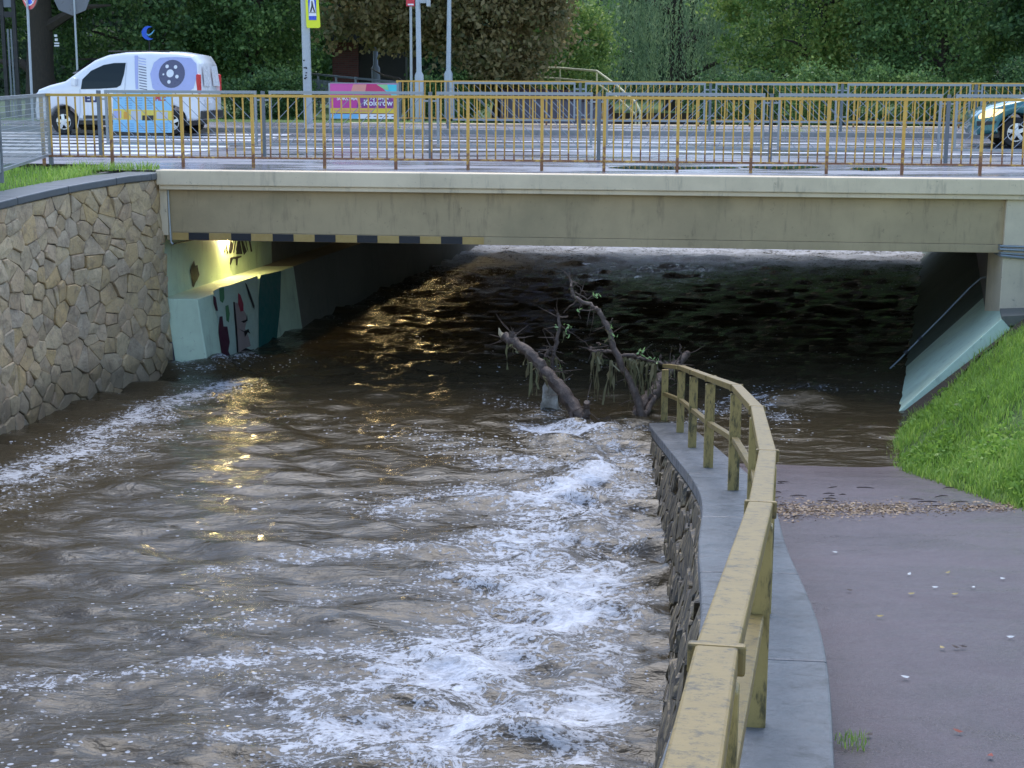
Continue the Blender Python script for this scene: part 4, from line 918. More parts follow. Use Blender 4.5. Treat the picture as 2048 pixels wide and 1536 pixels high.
class Vehicle:
    def __init__(s, name, label, cat, loc, rz, prof, arches, w, ztum, tum, paint, front_r=.5):
        s.t = thing(name, label, cat, loc, rz); s.w, s.zt, s.tum, s.H, s.fr = w, ztum, tum, max(p[1] for p in prof), front_r; s.L = max(p[0] for p in prof)
        zb = prof[-1][1]; P = list(prof)
        for cx, r, zc in sorted(arches, reverse=True):
            a0 = math.asin((zc - zb) / r) if zc > zb else 0; st = -a0
            for k in range(13): an = (0 - a0) + (math.pi + 2 * a0) * k / 12; P.append((cx + r * math.cos(an), zc + r * math.sin(an)))
        s.P = P; bm = bmesh.new(); R = {}
        for sd in (-1, 1):
            for q, (d, yo) in enumerate(((0, .10), (.03, .035), (.09, 0))):
                R[sd, q] = [bm.verts.new((x, sd * (w - yo), z)) for x, z in (inset_poly(P, d) if d else P)]
        R['m'] = [bm.verts.new((x, 0, z + (.03 if z > .7 else 0))) for x, z in P]; n = len(P)
        def strip(A, B):
            for i in range(n): bm.faces.new((A[i], A[(i + 1) % n], B[(i + 1) % n], B[i]))
        for sd in (-1, 1):
            strip(R[sd, 0], R[sd, 1]); strip(R[sd, 1], R[sd, 2]); strip(R['m'], R[sd, 0])
            es = [bm.edges.get((R[sd, 2][i], R[sd, 2][(i + 1) % n])) for i in range(n)]; bmesh.ops.triangle_fill(bm, use_beauty=True, edges=es)
        for z in (ztum, ztum + .2, ztum + .4, ztum + .6): bmesh.ops.bisect_plane(bm, geom=bm.verts[:] + bm.edges[:] + bm.faces[:], plane_co=(0, 0, z), plane_no=(0, 0, 1))
        for x in (.15, .35, .6): bmesh.ops.bisect_plane(bm, geom=bm.verts[:] + bm.edges[:] + bm.faces[:], plane_co=(x, 0, 0), plane_no=(1, 0, 0))
        for v in bm.verts: v.co.y *= s.k(v.co.x, v.co.z)
        bmesh.ops.recalc_face_normals(bm, faces=bm.faces)
        for f in bm.faces: f.smooth = True
        for e in bm.edges: e.smooth = not (len(e.link_faces) == 2 and e.calc_face_angle(0) > .6)
        me = bpy.data.meshes.new('body'); bm.to_mesh(me); bm.free(); s.body = link('body', me, paint, s.t)
    def k(s, x, z):
        q = 1 - s.tum * (max(0, z - s.zt) / (s.H - s.zt)) ** 1.3; q *= 1 - .16 * max(0, (s.fr - x) / s.fr) ** 2; return q
    def ys(s, x, z, off=.006): return -(s.w * s.k(x, z) + off)
    def plate(s, name, poly, mat, off=.006, side=-1, parent=None, cuts=True):
        bm = bmesh.new(); vs = [bm.verts.new((x, 0, z)) for x, z in poly]; bm.faces.new(vs)
        if cuts:
            for z in (s.zt, s.zt + .2, s.zt + .4, s.zt + .6): bmesh.ops.bisect_plane(bm, geom=bm.verts[:] + bm.edges[:] + bm.faces[:], plane_co=(0, 0, z), plane_no=(0, 0, 1))
            for x in (.15, .35, .6): bmesh.ops.bisect_plane(bm, geom=bm.verts[:] + bm.edges[:] + bm.faces[:], plane_co=(x, 0, 0), plane_no=(1, 0, 0))
        bmesh.ops.triangulate(bm, faces=bm.faces)
        for v in bm.verts: v.co.y = s.ys(v.co.x, v.co.z, off) * (-side) * (-1 if side < 0 else 1) if False else (s.ys(v.co.x, v.co.z, off) if side < 0 else -s.ys(v.co.x, v.co.z, off))
        me = bpy.data.meshes.new(name); bm.to_mesh(me); bm.free(); return link(name, me, mat, parent or s.t)
    def text(s, st, x, z, size, mat, off=.014, bold=0.0, name='lettering'):
        me = text_mesh(st, size, bold)
        for v in me.vertices: X, Z = x + v.co.x, z + v.co.y; v.co = (X, s.ys(X, Z, off), Z)
        return link(name, me, mat, s.t)
    def wheel(s, cx, zc, r, side):
        y = side * (s.w - .12); mb = MB(); pr = [(r * .62, -.09), (r * .93, -.10), (r, -.06), (r, .06), (r * .93, .10), (r * .62, .09)]; N = 28; vs = []
        for k in range(N):
            a = 2 * math.pi * k / N; vs += [(cx + q * math.cos(a), y + o_, zc + q * math.sin(a)) for q, o_ in pr]
        m_ = len(pr); mb.add(vs, [(k * m_ + i, k * m_ + (i + 1) % m_, ((k + 1) % N) * m_ + (i + 1) % m_, ((k + 1) % N) * m_ + i) for k in range(N) for i in range(m_)])
        w_ = mb.build('wheel', MAT['rubber'], s.t, True); mb = MB(); yo = y + side * .055
        vs = [(cx + q * math.cos(2 * math.pi * k / N), yo + (0 if q > .5 * r else side * .02), zc + q * math.sin(2 * math.pi * k / N)) for q in (r * .66, r * .54) for k in range(N)]
        mb.add(vs, [(k, (k + 1) % N, N + (k + 1) % N, N + k) for k in range(N)])
        for k in range(5):
            a = 2 * math.pi * k / 5 + .4; d = Vector((math.cos(a), 0, math.sin(a))); mb.beam(Vector((cx, yo + side * .02, zc)) + d * .03, Vector((cx, yo + side * .01, zc)) + d * r * .6, .075, .03, up=(0, 1, 0))
        mb.tube([(cx, yo - .02 * side, zc), (cx, yo + side * .045, zc)], .05, 10); mb.build('rim', MAT['chrome'], w_)
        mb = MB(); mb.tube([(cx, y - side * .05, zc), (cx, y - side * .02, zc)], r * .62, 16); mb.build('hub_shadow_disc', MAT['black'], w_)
MAT['swhite0'] = flat('blanked_window', (.68, .69, .72), .25, 0, .03)
gl = NT('vehicle_glass'); gl.set(Base_Color=(.012, .02, .022), Roughness=.10); gl.b.inputs['Specular IOR Level'].default_value = .25; MAT['glass'] = gl.m
pw_ = NT('white_vehicle_paint'); pw_.set(Base_Color=(.80, .81, .84), Roughness=.22); pw_.b.inputs['Coat Weight'].default_value = .5; MAT['vanwhite'] = pw_.m
tp_ = NT('teal_vehicle_paint'); tp_.set(Base_Color=(.05, .19, .20), Roughness=.25, Metallic=.35); tp_.b.inputs['Coat Weight'].default_value = .8; MAT['tealcar'] = tp_.m
for nm, c in (('lav', (.42, .45, .72)), ('disc', (.10, .10, .17)), ('navy', (.02, .03, .12)), ('skyb', (.28, .58, .80)), ('skyb2', (.16, .36, .62)), ('yel', (.80, .62, .10)), ('redl', (.62, .03, .03)), ('trim', (.02, .02, .022)), ('palegrey', (.55, .57, .62)), ('orangeb', (.75, .35, .05))): MAT[nm] = flat('print_' + nm, c, .35, 0, .05)
SV = (.95, .95, .945); vp = onz(150, 273, .04); vp = ony(150, 272, 35.2); vb = bof(vp); VZ = road_z(vb + .8); va0 = aof(onplane(64, 240, BF(0, vb), VX))
prof = [(0.03, .34), (-.01, .60), (.05, .92), (.13, 1.05), (.45, 1.16), (.82, 1.25), (.98, 1.36), (1.22, 1.53), (1.55, 1.745), (1.9, 1.875), (2.3, 1.93), (2.9, 1.945), (3.6, 1.92), (3.95, 1.86), (4.06, 1.68), (4.12, 1.2), (4.13, .75), (4.11, .42), (4.02, .36)]
van = Vehicle('van', 'white delivery van with brake disc print driving over the bridge', 'van', BF(va0, vb + .86, VZ), -THETA, prof, [(.75, .36, .33), (3.40, .36, .33)], .88, 1.05, .17, MAT['vanwhite'])
for cx in (.75, 3.40):
    for sd in (-1, 1): van.wheel(cx, .30, .30, sd)
van.t.scale = SV
def vpx(x, y):                               # crop pixel -> side of the van
    q = onplane(40 + x / 4.876, 80 + y / 4.876, BF(0, vb), VX); return ((aof(q) - va0) / SV[0], (q.z - VZ) / SV[2])
V = lambda pts: [vpx(*p) for p in pts]
van.plate('side_window', V([(590, 480), (600, 385), (680, 300), (800, 243), (900, 224), (1015, 222), (1005, 330), (978, 440), (940, 464), (780, 475)]), MAT['glass'], .008)
van.plate('side_window', V([(590, 480), (600, 385), (680, 300), (800, 243), (900, 224), (1015, 222), (1005, 330), (978, 440), (940, 464), (780, 475)]), MAT['glass'], .008, 1)
def circ(cx, cy, rx, ry, n=24): return [(cx + rx * math.cos(2 * math.pi * k / n), cy + ry * math.sin(2 * math.pi * k / n)) for k in range(n)]
van.plate('disc_print', V([(1290, 470), (1260, 330), (1290, 220), (1350, 172), (1500, 165), (1650, 175), (1705, 230), (1720, 330), (1690, 470), (1640, 505), (1340, 505)]), MAT['lav'], .008)
van.plate('disc_print', V(circ(1472, 330, 128, 138)), MAT['disc'], .011)
for cx, cy, q in ((1455, 325, 36), (1422, 257, 17), (1505, 263, 17), (1523, 357, 17), (1448, 408, 17), (1390, 335, 9)): van.plate('disc_print', V(circ(cx, cy, q, q * 1.1, 14)), MAT['white'], .014)
van.plate('spring_print', V([(1095, 150), (1130, 150), (1150, 480), (1125, 480)]), MAT['lav'], .008)
for k in range(12): y = 170 + k * 27; x = 1135 + k * 2.5; van.plate('spring_print', V([(x, y), (x + 75, y + 14), (x + 75, y + 22), (x, y + 8)]), MAT['lav' if k < 3 else 'disc'], .010)
van.plate('wrap_print', V([(905, 510), (1480, 510), (1480, 905), (905, 905)]), MAT['skyb'], .008)
van.plate('wrap_print', V([(905, 672), (1480, 690), (1480, 785), (905, 775)]), MAT['yel'], .010)
for x0, x1, y0, y1, mt in ((910, 985, 690, 765, 'lav'), (1080, 1180, 690, 780, 'palegrey'), (1190, 1300, 735, 785, 'trim'), (1330, 1440, 700, 770, 'palegrey'), (1010, 1050, 700, 770, 'orangeb')): van.plate('wrap_print', V([(x0, y0), (x1, y0), (x1, y1), (x0, y1)]), MAT[mt], .012)
for k in range(6):
    for c in range(4): y = 540 + k * 24; x = 920 + c * 100; van.plate('wrap_print', V([(x, y), (x + 70, y), (x + 70, y + 7), (x, y + 7)]), MAT['skyb2'], .011) if c > 0 or k < 2 else None
for k in range(4):
    for c in range(5): y = 815 + k * 22; x = 920 + c * 110; van.plate('wrap_print', V([(x, y), (x + 80, y), (x + 80, y + 6), (x, y + 6)]), MAT['skyb2'], .011)
xE, zE = vpx(630, 602); van.text('ELIT', xE, zE, .25, MAT['navy'], .012, .012)
xR, zR = vpx(1318, 590); van.text('PILC', xR, zR, .13, MAT['redl'], .014, .006)
van.plate('side_strip', V([(615, 735), (900, 735), (900, 768), (615, 768)]), MAT['trim'], .015)
for pts in ([(595, 490), (605, 700), (640, 860), (600, 865), (560, 700)], ): pass
van.plate('door_seam', V([(1022, 220), (1028, 220), (1012, 860), (1004, 860)]), MAT['palegrey'], .0075)
van.plate('door_seam', V([(578, 480), (584, 480), (588, 700), (560, 860), (553, 860), (580, 700)]), MAT['palegrey'], .0075)
van.plate('door_handle', V([(940, 512), (1000, 512), (1000, 530), (940, 530)]), MAT['palegrey'], .03)
van.plate('sill', V([(500, 868), (1480, 920), (1480, 940), (500, 905)]), MAT['trim'], .012)
t = van.t; Lv = 4.13
def vbox(name, c, sz, mat, bev=.01): mb = MB(); mb.box(c, sz); return mb.build(name, mat, t, bevel=bev)
for sd in (-1, 1):
    vbox('tail_light', (4.085, sd * .80, 1.20), (.10, .13, .46), MAT['redl'], .03); vbox('headlight', (.16, sd * .60, .90), (.22, .26, .17), MAT['chrome'], .04)
    vbox('wing_mirror', (1.10, sd * .93, 1.24), (.13, .16, .20), MAT['vanwhite'], .04)
for sd in (-1, 1):
    mb = MB(); mb.add([(4.105, sd * .10, 1.15), (4.105, sd * .62, 1.15), (4.06, sd * .56, 1.62), (4.06, sd * .10, 1.62)], [(0, 1, 2, 3)]); o = mb.build('rear_window', MAT['swhite0'], t); o.location = (.06, 0, 0)
vbox('rear_bumper', (4.10, 0, .48), (.16, 1.62, .20), MAT['trim'], .03); vbox('front_bumper', (.03, 0, .45), (.14, 1.30, .22), MAT['trim'], .03)
vbox('number_plate', (4.16, -.3, .80), (.02, .50, .11), MAT['white'], .003); vbox('roof_rail', (2.6, -.60, 1.955), (1.5, .04, .03), MAT['trim'], .005)
vbox('underbody', (2.05, 0, .33), (3.5, 1.45, .22), MAT['trim'], .02)
mb = MB(); mb.add([(1.0, -.70, 1.40), (1.0, .70, 1.40), (1.52, .62, 1.745), (1.52, -.62, 1.745)], [(0, 1, 2, 3)]); o = mb.build('windscreen', MAT['glass'], t); o.location = (-.03, 0, .035)
# teal car
cb = bof(ony(2010, 291, 31.2)); ca0 = aof(onplane(1953, 245, BF(0, cb), VX))
prof2 = [(.06, .24), (-.01, .40), (.0, .60), (.10, .70), (.35, .80), (.8, .93), (1.15, 1.0), (1.45, 1.14), (1.85, 1.34), (2.25, 1.44), (2.9, 1.45), (3.45, 1.36), (3.8, 1.12), (3.95, .95), (4.02, .6), (3.98, .32), (3.9, .27)]
car = Vehicle('car', 'teal car nosing in behind the grey guardrail', 'car', BF(ca0, cb + .84, road_z(cb + .8)), -THETA, prof2, [(.80, .35, .32), (3.25, .35, .32)], .84, .95, .24, MAT['tealcar'], .7)
for cx in (.80, 3.25):
    for sd in (-1, 1): car.wheel(cx, .30, .30, sd)
hl = NT('headlight_on'); hl.set(Base_Color=(.9, .6, .3), Roughness=.2); hl.b.inputs['Emission Color'].default_value = (1, .62, .25, 1); hl.b.inputs['Emission Strength'].default_value = 1.0
car.plate('headlight', [(.06, .56), (.36, .62), (.52, .73), (.50, .76), (.30, .755), (.10, .68), (.05, .62)], hl.m, .02); car.plate('headlight', [(.06, .56), (.36, .62), (.52, .73), (.50, .76), (.30, .755), (.10, .68), (.05, .62)], hl.m, .02, 1)
car.plate('bumper_trim', [(.03, .42), (.36, .46), (.40, .52), (.02, .52)], MAT['trim'], .012); car.plate('side_window', [(1.35, 1.02), (1.95, 1.33), (2.5, 1.37), (2.5, 1.02)], MAT['glass'], .008); car.plate('side_window', [(2.56, 1.02), (2.56, 1.37), (3.0, 1.36), (3.4, 1.22), (3.3, 1.02)], MAT['glass'], .008)
car.plate('door_seam', [(1.22, .35), (1.235, .35), (1.30, 1.0), (1.28, 1.0)], MAT['trim'], .007); car.plate('door_seam', [(2.52, .35), (2.535, .35), (2.54, 1.4), (2.525, 1.4)], MAT['trim'], .007)
mb = MB(); mb.add([(1.2, -.66, 1.05), (1.2, .66, 1.05), (1.85, .56, 1.36), (1.85, -.56, 1.36)], [(0, 1, 2, 3)]); o = mb.build('windscreen', MAT['glass'], car.t); o.location = (-.02, 0, .03)
mb = MB(); mb.box((2.0, 0, .26), (3.3, 1.4, .14)); mb.build('underbody', MAT['trim'], car.t)

# ------------------------------------------------------------------ banner on the far kerb guardrail
bb = FKERB_B + .12; Bp = BF(0, bb)
def bpt(px, py, off=0.0): q = onplane(px, py, BF(0, bb - off), VX); return q
c0 = bpt(660, 167); c1 = bpt(794, 238); o0 = Vector((c0.x, c0.y, 0))
bn = thing('banner', 'colourful event banner with pink top and yellow strip tied to a rail', 'banner', o0, -THETA)
W_ = (Vector((c1.x, c1.y, 0)) - o0).dot(UX); ZT, ZB = c0.z, c1.z
for nm, c in (('bpink', (.72, .10, .38)), ('bsal', (.80, .32, .26)), ('bcrim', (.62, .04, .16)), ('bcyan', (.08, .62, .68)), ('bgreen', (.30, .66, .30)), ('bpurp', (.24, .05, .26)), ('bmag', (.60, .05, .32)), ('byel', (.82, .60, .06)), ('bblue', (.20, .52, .78)), ('bwhite', (.85, .86, .88)), ('bdk', (.20, .06, .10))): MAT[nm] = flat('banner_' + nm, c, .45, 0, .06)
def bz(v): return ZT - (ZT - ZB) * v
def bpoly(name, mat, pts, off):
    mb = MB(); mb.add([(u * W_, -off, bz(v)) for u, v in pts], [tuple(range(len(pts)))]); return mb.build(name, MAT[mat], bn)
mb = MB(); mb.box((W_ / 2, .012, (ZT + ZB) / 2), (W_, .02, ZT - ZB)); mb.build('sheet', MAT['bmag'], bn)
for mt, pts, of in (('bpink', [(0, .02), (.35, .02), (.30, .30), (0, .32)], .004), ('bsal', [(.35, .02), (.55, .02), (.52, .30), (.30, .30)], .004), ('bcrim', [(.55, .02), (.70, .02), (.90, .28), (.88, .32), (.52, .30)], .004),
                    ('bgreen', [(.70, .02), (.86, .02), (.88, .20), (.80, .14)], .004), ('bcyan', [(.86, .02), (1, .02), (1, .50), (.90, .28), (.80, .16), (.88, .18)], .006), ('bpurp', [(.42, .34), (.55, .30), (.88, .32), (1.0, .62), (1.0, .68), (.40, .68)], .006), ('bsal', [(.38, .34), (.43, .34), (.47, .68), (.44, .68)], .008),
                    ('byel', [(0, .70), (1, .70), (1, .84), (0, .84)], .006), ('bdk', [(0, .84), (1, .84), (1, .865), (0, .865)], .006), ('bblue', [(0, .865), (.45, .865), (.41, 1), (0, 1)], .006), ('bwhite', [(.45, .865), (1, .865), (1, 1), (.41, 1)], .006)): bpoly('print_field', mt, pts, of)
def btext(st, u, v, size, mat):
    me = text_mesh(st, size, .003)
    for q in me.vertices: q.co = (u * W_ + q.co.x, -.012, bz(v) + q.co.y)
    link('lettering', me, MAT[mat], bn)
btext('SOKOMA', .10, .47, .115, 'bwhite'); btext('75 GMIN', .60, .45, .115, 'bwhite'); btext('Kolorów', .50, .62, .19, 'bwhite'); btext('WSZYSTKO NA JEDNEJ SCENIE', .06, .80, .065, 'bsal')
for k in range(5): bpoly('print_field', 'bdk', [(.56 + k * .09, .915), (.60 + k * .09, .915), (.60 + k * .09, .94), (.56 + k * .09, .94)], .009)
mb = MB(); 
for x in (-.02, W_ + .02): mb.box((x, .03, (ZT) / 2), (.04, .04, ZT + .02))
mb.box((W_ / 2, .03, ZT + .005), (W_, .03, .03)); mb.build('support_frame', MAT['galv'], bn)

# ------------------------------------------------------------------ signs and poles
def pole(name, label, pxs, Y, r0, r1, cat='pole', mat='pole', top=6.0, collar=None, base_z=0.15):
    b = ony(pxs[0], pxs[1], Y); t = thing(name, label, cat, (b.x, Y, base_z)); tx = ony(pxs[2], 0, Y).x - b.x; lean = tx / 4.0
    mb = MB()
    if collar: mb.tube([(0, 0, 0), (0, 0, collar), (lean * collar * .2, 0, collar + .10), (lean * top * .5, 0, top)], [r0 * 1.7, r0 * 1.7, r0, r1], 12)
    else: mb.tube([(0, 0, 0), (lean * top * .5, 0, top)], [r0, r1], 12)
    mb.build('shaft', MAT[mat], t, True); return t
def disc(mb, cx, cz, r, y, n=32, r_in=0): 
    vs = [(cx + r * math.cos(2 * math.pi * k / n), y, cz + r * math.sin(2 * math.pi * k / n)) for k in range(n)]
    if not r_in: mb.add(vs, [tuple(range(n))])
    else:
        vs += [(cx + r_in * math.cos(2 * math.pi * k / n), y, cz + r_in * math.sin(2 * math.pi * k / n)) for k in range(n)]; mb.add(vs, [(k, (k + 1) % n, n + (k + 1) % n, n + k) for k in range(n)])
    return mb
def plate_obj(parent, name, mb, mat, rz, loc): o = mb.build(name, MAT[mat], parent); o.rotation_euler = (0, 0, rz); o.location = loc; return o
for nm, c in (('sred', (.62, .02, .05)), ('sblue', (.02, .08, .62)), ('sbluel', (.01, .12, .75)), ('syel', (.80, .85, .02)), ('swhite', (.85, .86, .88)), ('sdk', (.02, .02, .03)), ('sgrey', (.16, .17, .19))): MAT[nm] = flat('sign_' + nm, c, .35, 0, .04)
Y = 41.5; t = pole('no_stopping_sign', 'round blue and red no stopping sign on a grey pole', (63, 190, 58), Y, .035, .035, 'sign', top=4.6)
zc = ony(60, -8, Y).z; R_ = 37 / 3078 * Y; yaw = math.radians(-48); lc = (ony(61, 0, Y).x - t.location.x, -.06, 0)
mb = MB(); mb.tube([(0, .0, zc), (0, .02, zc)], R_, 32); plate_obj(t, 'plate_back', mb, 'sgrey', yaw, lc)
plate_obj(t, 'red_ring', disc(MB(), 0, zc, R_ * .99, -.004, r_in=R_ * .76), 'sred', yaw, lc); plate_obj(t, 'blue_field', disc(MB(), 0, zc, R_ * .77, -.003), 'sbluel', yaw, lc)
for s in (-1, 1):
    mb = MB(); d = Vector((s * .707, 0, .707)); mb.beam(Vector((0, -.008, zc)) - d * R_ * .8, Vector((0, -.008, zc)) + d * R_ * .8, .20, .003, up=(0, 1, 0)); plate_obj(t, 'white_bar', mb, 'swhite', yaw, lc)
    mb = MB(); mb.beam(Vector((0, -.012, zc)) - d * R_ * .8, Vector((0, -.012, zc)) + d * R_ * .8, .13, .003, up=(0, 1, 0)); plate_obj(t, 'red_bar', mb, 'sred', yaw, lc)
plate_obj(t, 'white_ring', disc(MB(), 0, zc, R_ * .80, -.014, r_in=R_ * .74), 'swhite', yaw, lc)
Y = 44.5; t = pole('octagonal_sign', 'grey back of an octagonal road sign on a thin pole', (155, 150, 149), Y, .03, .028, 'sign', top=4.6); zc = ony(150, 4, Y).z; R_ = 36 / 3078 * Y
mb = MB(); mb.tube([(0, .05, zc), (0, .07, zc)], R_, 8); o = plate_obj(t, 'plate', mb, 'sgrey', .25, (-.06, 0, 0)); o.rotation_euler = (0, math.radians(0), .2)
Y = 40.2; t = pole('street_lamp', 'grey street lamp post carrying the yellow pedestrian crossing sign', (617, 240, 606), Y, .115, .095, 'lamp post', top=8.0)
arm = MB(); arm.tube([(-.5, 0, 7.9), (-.4, -.3, 8.25), (-.2, -1.6, 8.4)], [.06, .05, .04], 8); arm.build('arm', MAT['pole'], t, True); arm = MB(); arm.box((-.2, -1.9, 8.4), (.22, .7, .10)); arm.build('lantern', MAT['pole'], t, bevel=.03)
mb = MB(); 
for k in range(9): zz = 1.15 + random.random() * .5; mb.box((random.uniform(-.03, .05) - .06, -.113, zz), (.04, .012, .03))
mb.build('sticker_residue', MAT['sdk'], t)
Yp = Y - .16; sg_ = thing('crossing_sign', 'fluorescent yellow board with blue pedestrian crossing sign on the lamp post', 'sign', ony(624, 55, Yp)); 
def sp(px, py, off=0.0): q = ony(px, py, Yp) - sg_.location; return (q.x, -off, q.z)
yb = [(604, -60), (632, -60), (641, 53), (638, 56), (615, 56), (613, 53)]; yb = [(609, -60), (633, -60), (641, 53), (638, 56), (615, 56), (613, 53)]
def sfield(mat, pts, off, name): mb = MB(); n = len(pts); A = [sp(x, y, off) for x, y in pts]; B = [sp(x, y, off - .012) for x, y in pts]; mb.add(A + B, [tuple(range(n)), tuple(range(n, 2 * n))[::-1]] + [(i, (i + 1) % n, n + (i + 1) % n, n + i) for i in range(n)]); return mb.build(name, MAT[mat], sg_)
sfield('syel', yb, .012, 'board'); sfield('sblue', [(614, -50), (631, -50), (633, 40), (618, 40)], .018, 'blue_panel'); sfield('swhite', [(622, -30), (623.5, -30), (633, 32), (618, 32)], .024, 'white_triangle')
sfield('sdk', [(623, 2), (625, 2), (627, 12), (631, 24), (628, 24), (625, 15), (623, 24), (620, 24), (623, 12)], .030, 'walker_figure'); sfield('sdk', [(618.5, 25), (632, 25), (632, 26), (618.5, 26)], .030, 'stripe_line'); sfield('sblue', [(618, 33), (633, 33), (633, 40), (618, 40)], .026, 'blue_foot')
Y = 43.0; t = pole('cycle_sign', 'blue round sign with small red plate on a thin grey pole', (823, 235, 822), Y, .035, .035, 'sign', top=4.5); zc = ony(821, -20, Y).z; R_ = 26 / 3078 * Y
mb = MB(); mb.tube([(0, -.06, zc), (0, -.04, zc)], R_, 32); mb.build('plate_back', MAT['sgrey'], t); disc(MB(), 0, zc, R_, -.064, r_in=R_ * .93).build('white_ring', MAT['swhite'], t); disc(MB(), 0, zc, R_ * .94, -.063).build('blue_field', MAT['sblue'], t)
mb = MB(); mb.box((0, -.066, zc - R_ * .5), (.035, .004, R_ * .9)); mb.build('white_bar', MAT['swhite'], t)
a, b = ony(813, 8, Y), ony(830, 24, Y); mb = MB(); mb.box((0, -.05, (a.z + b.z) / 2), (b.x - a.x, .02, a.z - b.z)); mb.build('red_plate', MAT['sred'], t); mb = MB(); mb.box((.01, -.063, b.z + .045), ((b.x - a.x) * .7, .006, .04)); mb.build('plate_lettering', MAT['swhite'], t)
Y = 42.0; t = pole('street_lamp', 'grey lamp post with a short side bracket and camera box', (839, 235, 833), Y, .07, .055, 'lamp post', top=7.5, collar=1.25)
a, b = ony(838, 14, Y), ony(855, 16, Y); mb = MB(); mb.box(((a.x + b.x) / 2 - t.location.x, 0, a.z), (b.x - a.x, .08, .10)); mb.build('bracket', MAT['pole'], t); mb = MB(); mb.box((b.x - t.location.x + .03, -.05, b.z), (.10, .3, .24)); mb.build('camera_box', MAT['pole'], t, bevel=.02)
pole('street_lamp', 'slim tapered grey lamp post standing before the brown chestnut', (897, 235, 903), 46.5, .075, .04, 'lamp post', 'pole', 6.5, 1.3)
pole('street_lamp', 'dark lamp post half hidden in the shade by the brick building', (752, 170, 748), 56, .09, .06, 'lamp post', 'galv_d', 6.0, 1.5)
# black frame at the left
Y = 45; b0 = ony(15, 205, Y); t = thing('sign_frame', 'tall black steel twin post frame beside the thick trunk', 'frame', (b0.x, Y, 0)); dx = ony(38, 205, Y).x - b0.x
for x in (0, dx): mb = MB(); mb.box((x, 0, 2.0), (.10, .10, 4.0)); mb.build('post', MAT['black'], t)
for x in (dx * .4, dx * .68): mb = MB(); mb.box((x, 0, 1.4), (.05, .04, 2.5)); mb.build('bar', MAT['galv_d'], t)
zc = ony(20, 29, Y).z; mb = MB(); mb.box((dx / 2, 0, zc), (dx - .104, .08, .16)); mb.build('crossbar', MAT['black'], t)
mb = MB(); mb.box((dx / 2, 0, zc + .55), (dx - .104, .04, .7)); mb.build('panel', MAT['galv_d'], t)
# blue emblem among the leaves
Y = 50.5; e = ony(297, 66, Y); t = thing('blue_emblem', 'small bright blue curled emblem on a thin post among the leaves', 'sign', (e.x, Y, 0))
mb = MB(); vs = []; N = 18
for k in range(N + 1):
    an = math.radians(60 + 250 * k / N); ro, ri = .22, .22 - .13 * math.sin(math.pi * k / N) - .005; vs += [(ro * math.cos(an), 0, e.z + ro * math.sin(an)), (ri * math.cos(an) + .02, 0, e.z + ri * math.sin(an))]
mb.add(vs + [(x, .03, z) for x, y, z in vs], [(2 * k, 2 * k + 1, 2 * k + 3, 2 * k + 2) for k in range(N)] + [(2 * (N + 1) + 2 * k, 2 * (N + 1) + 2 * k + 2, 2 * (N + 1) + 2 * k + 3, 2 * (N + 1) + 2 * k + 1) for k in range(N)]); mb.build('crescent', MAT['sbluel'], t)
mb = MB(); mb.tube([(-.06, -.01, e.z - .02), (.0, -.01, e.z - .08), (.10, -.01, e.z - .02), (.20, -.01, e.z + .10)], [.012, .03, .025, .008], 6); mb.build('swirl', MAT['bblue'], t)
mb = MB(); mb.tube([(0, .05, 0), (0, .05, e.z + .1)], .02, 6); mb.build('post', MAT['black'], t)

# ------------------------------------------------------------------ brick building, grey fence, far parapet, far handrail
Y = 60; a, b = ony(664, 84, Y), ony(716, 170, Y); t = thing('brick_building', 'dark red brick hut with black overhanging roof under the trees', 'building', ((a.x + b.x) / 2, Y, 0))
tb = NT('dark_red_brick'); bk_ = tb.node('ShaderNodeTexBrick', Scale=1.0); bk_.inputs['Color1'].default_value = (.16, .05, .045, 1); bk_.inputs['Color2'].default_value = (.11, .035, .035, 1); bk_.inputs['Mortar'].default_value = (.10, .08, .075, 1); bk_.inputs['Brick Width'].default_value = .25; bk_.inputs['Row Height'].default_value = .075; bk_.inputs['Mortar Size'].default_value = .008
tb.l.new(tb.coord('Object', (1, 1, 1), (math.pi / 2, 0, 0)), bk_.inputs['Vector']); tb.set(Base_Color=bk_.outputs['Color'], Roughness=.85)
W2 = (b.x - a.x); mb = MB(); mb.box((0, .6, a.z / 2), (W2, 1.2, a.z)); mb.build('wall', tb.m, t); mb = MB(); mb.box((W2 * .5 + .9, 1.0, a.z / 2), (1.796, 1.2, a.z)); mb.build('dark_door_bay', MAT['black'], t)
mb = MB(); mb.box((.55, .6, a.z + .45), (3.0, 2.2, .9)); mb.build('roof', MAT['black'], t, bevel=.05)
f0, f1 = ony(800, 165, 45.6), ony(572, 143, 58); t = thing('palisade_fence', 'dark grey palisade fence climbing away behind the banner', 'fence', (f0.x, f0.y, 0)); D = Vector((f1.x - f0.x, f1.y - f0.y, 0)); Lf = D.length; D.normalize(); dz = (f1.z - f0.z) / Lf
mb = MB(); mb.beam(Vector((0, 0, f0.z)), D * Lf + Vector((0, 0, f1.z)), .06, .06); mb.build('top_rail', MAT['galv_d'], t); mb = MB(); mb.beam(Vector((0, 0, .25)), D * Lf + Vector((0, 0, .25 + f1.z - f0.z)), .05, .05); mb.build('bottom_rail', MAT['galv_d'], t)
pm = MB().box((0, 0, .6), (.07, .07, 1.2)).mesh('post'); km = MB().box((0, 0, .62), (.025, .025, .75)).mesh('picket'); k = 0.0; i = 0
while k < Lf:
    o = link('post' if i % 14 == 0 else 'picket', pm if i % 14 == 0 else km, MAT['galv_d'], t); o.location = D * k + Vector((0, 0, f0.z - 1.16 + dz * k)); k += .16; i += 1
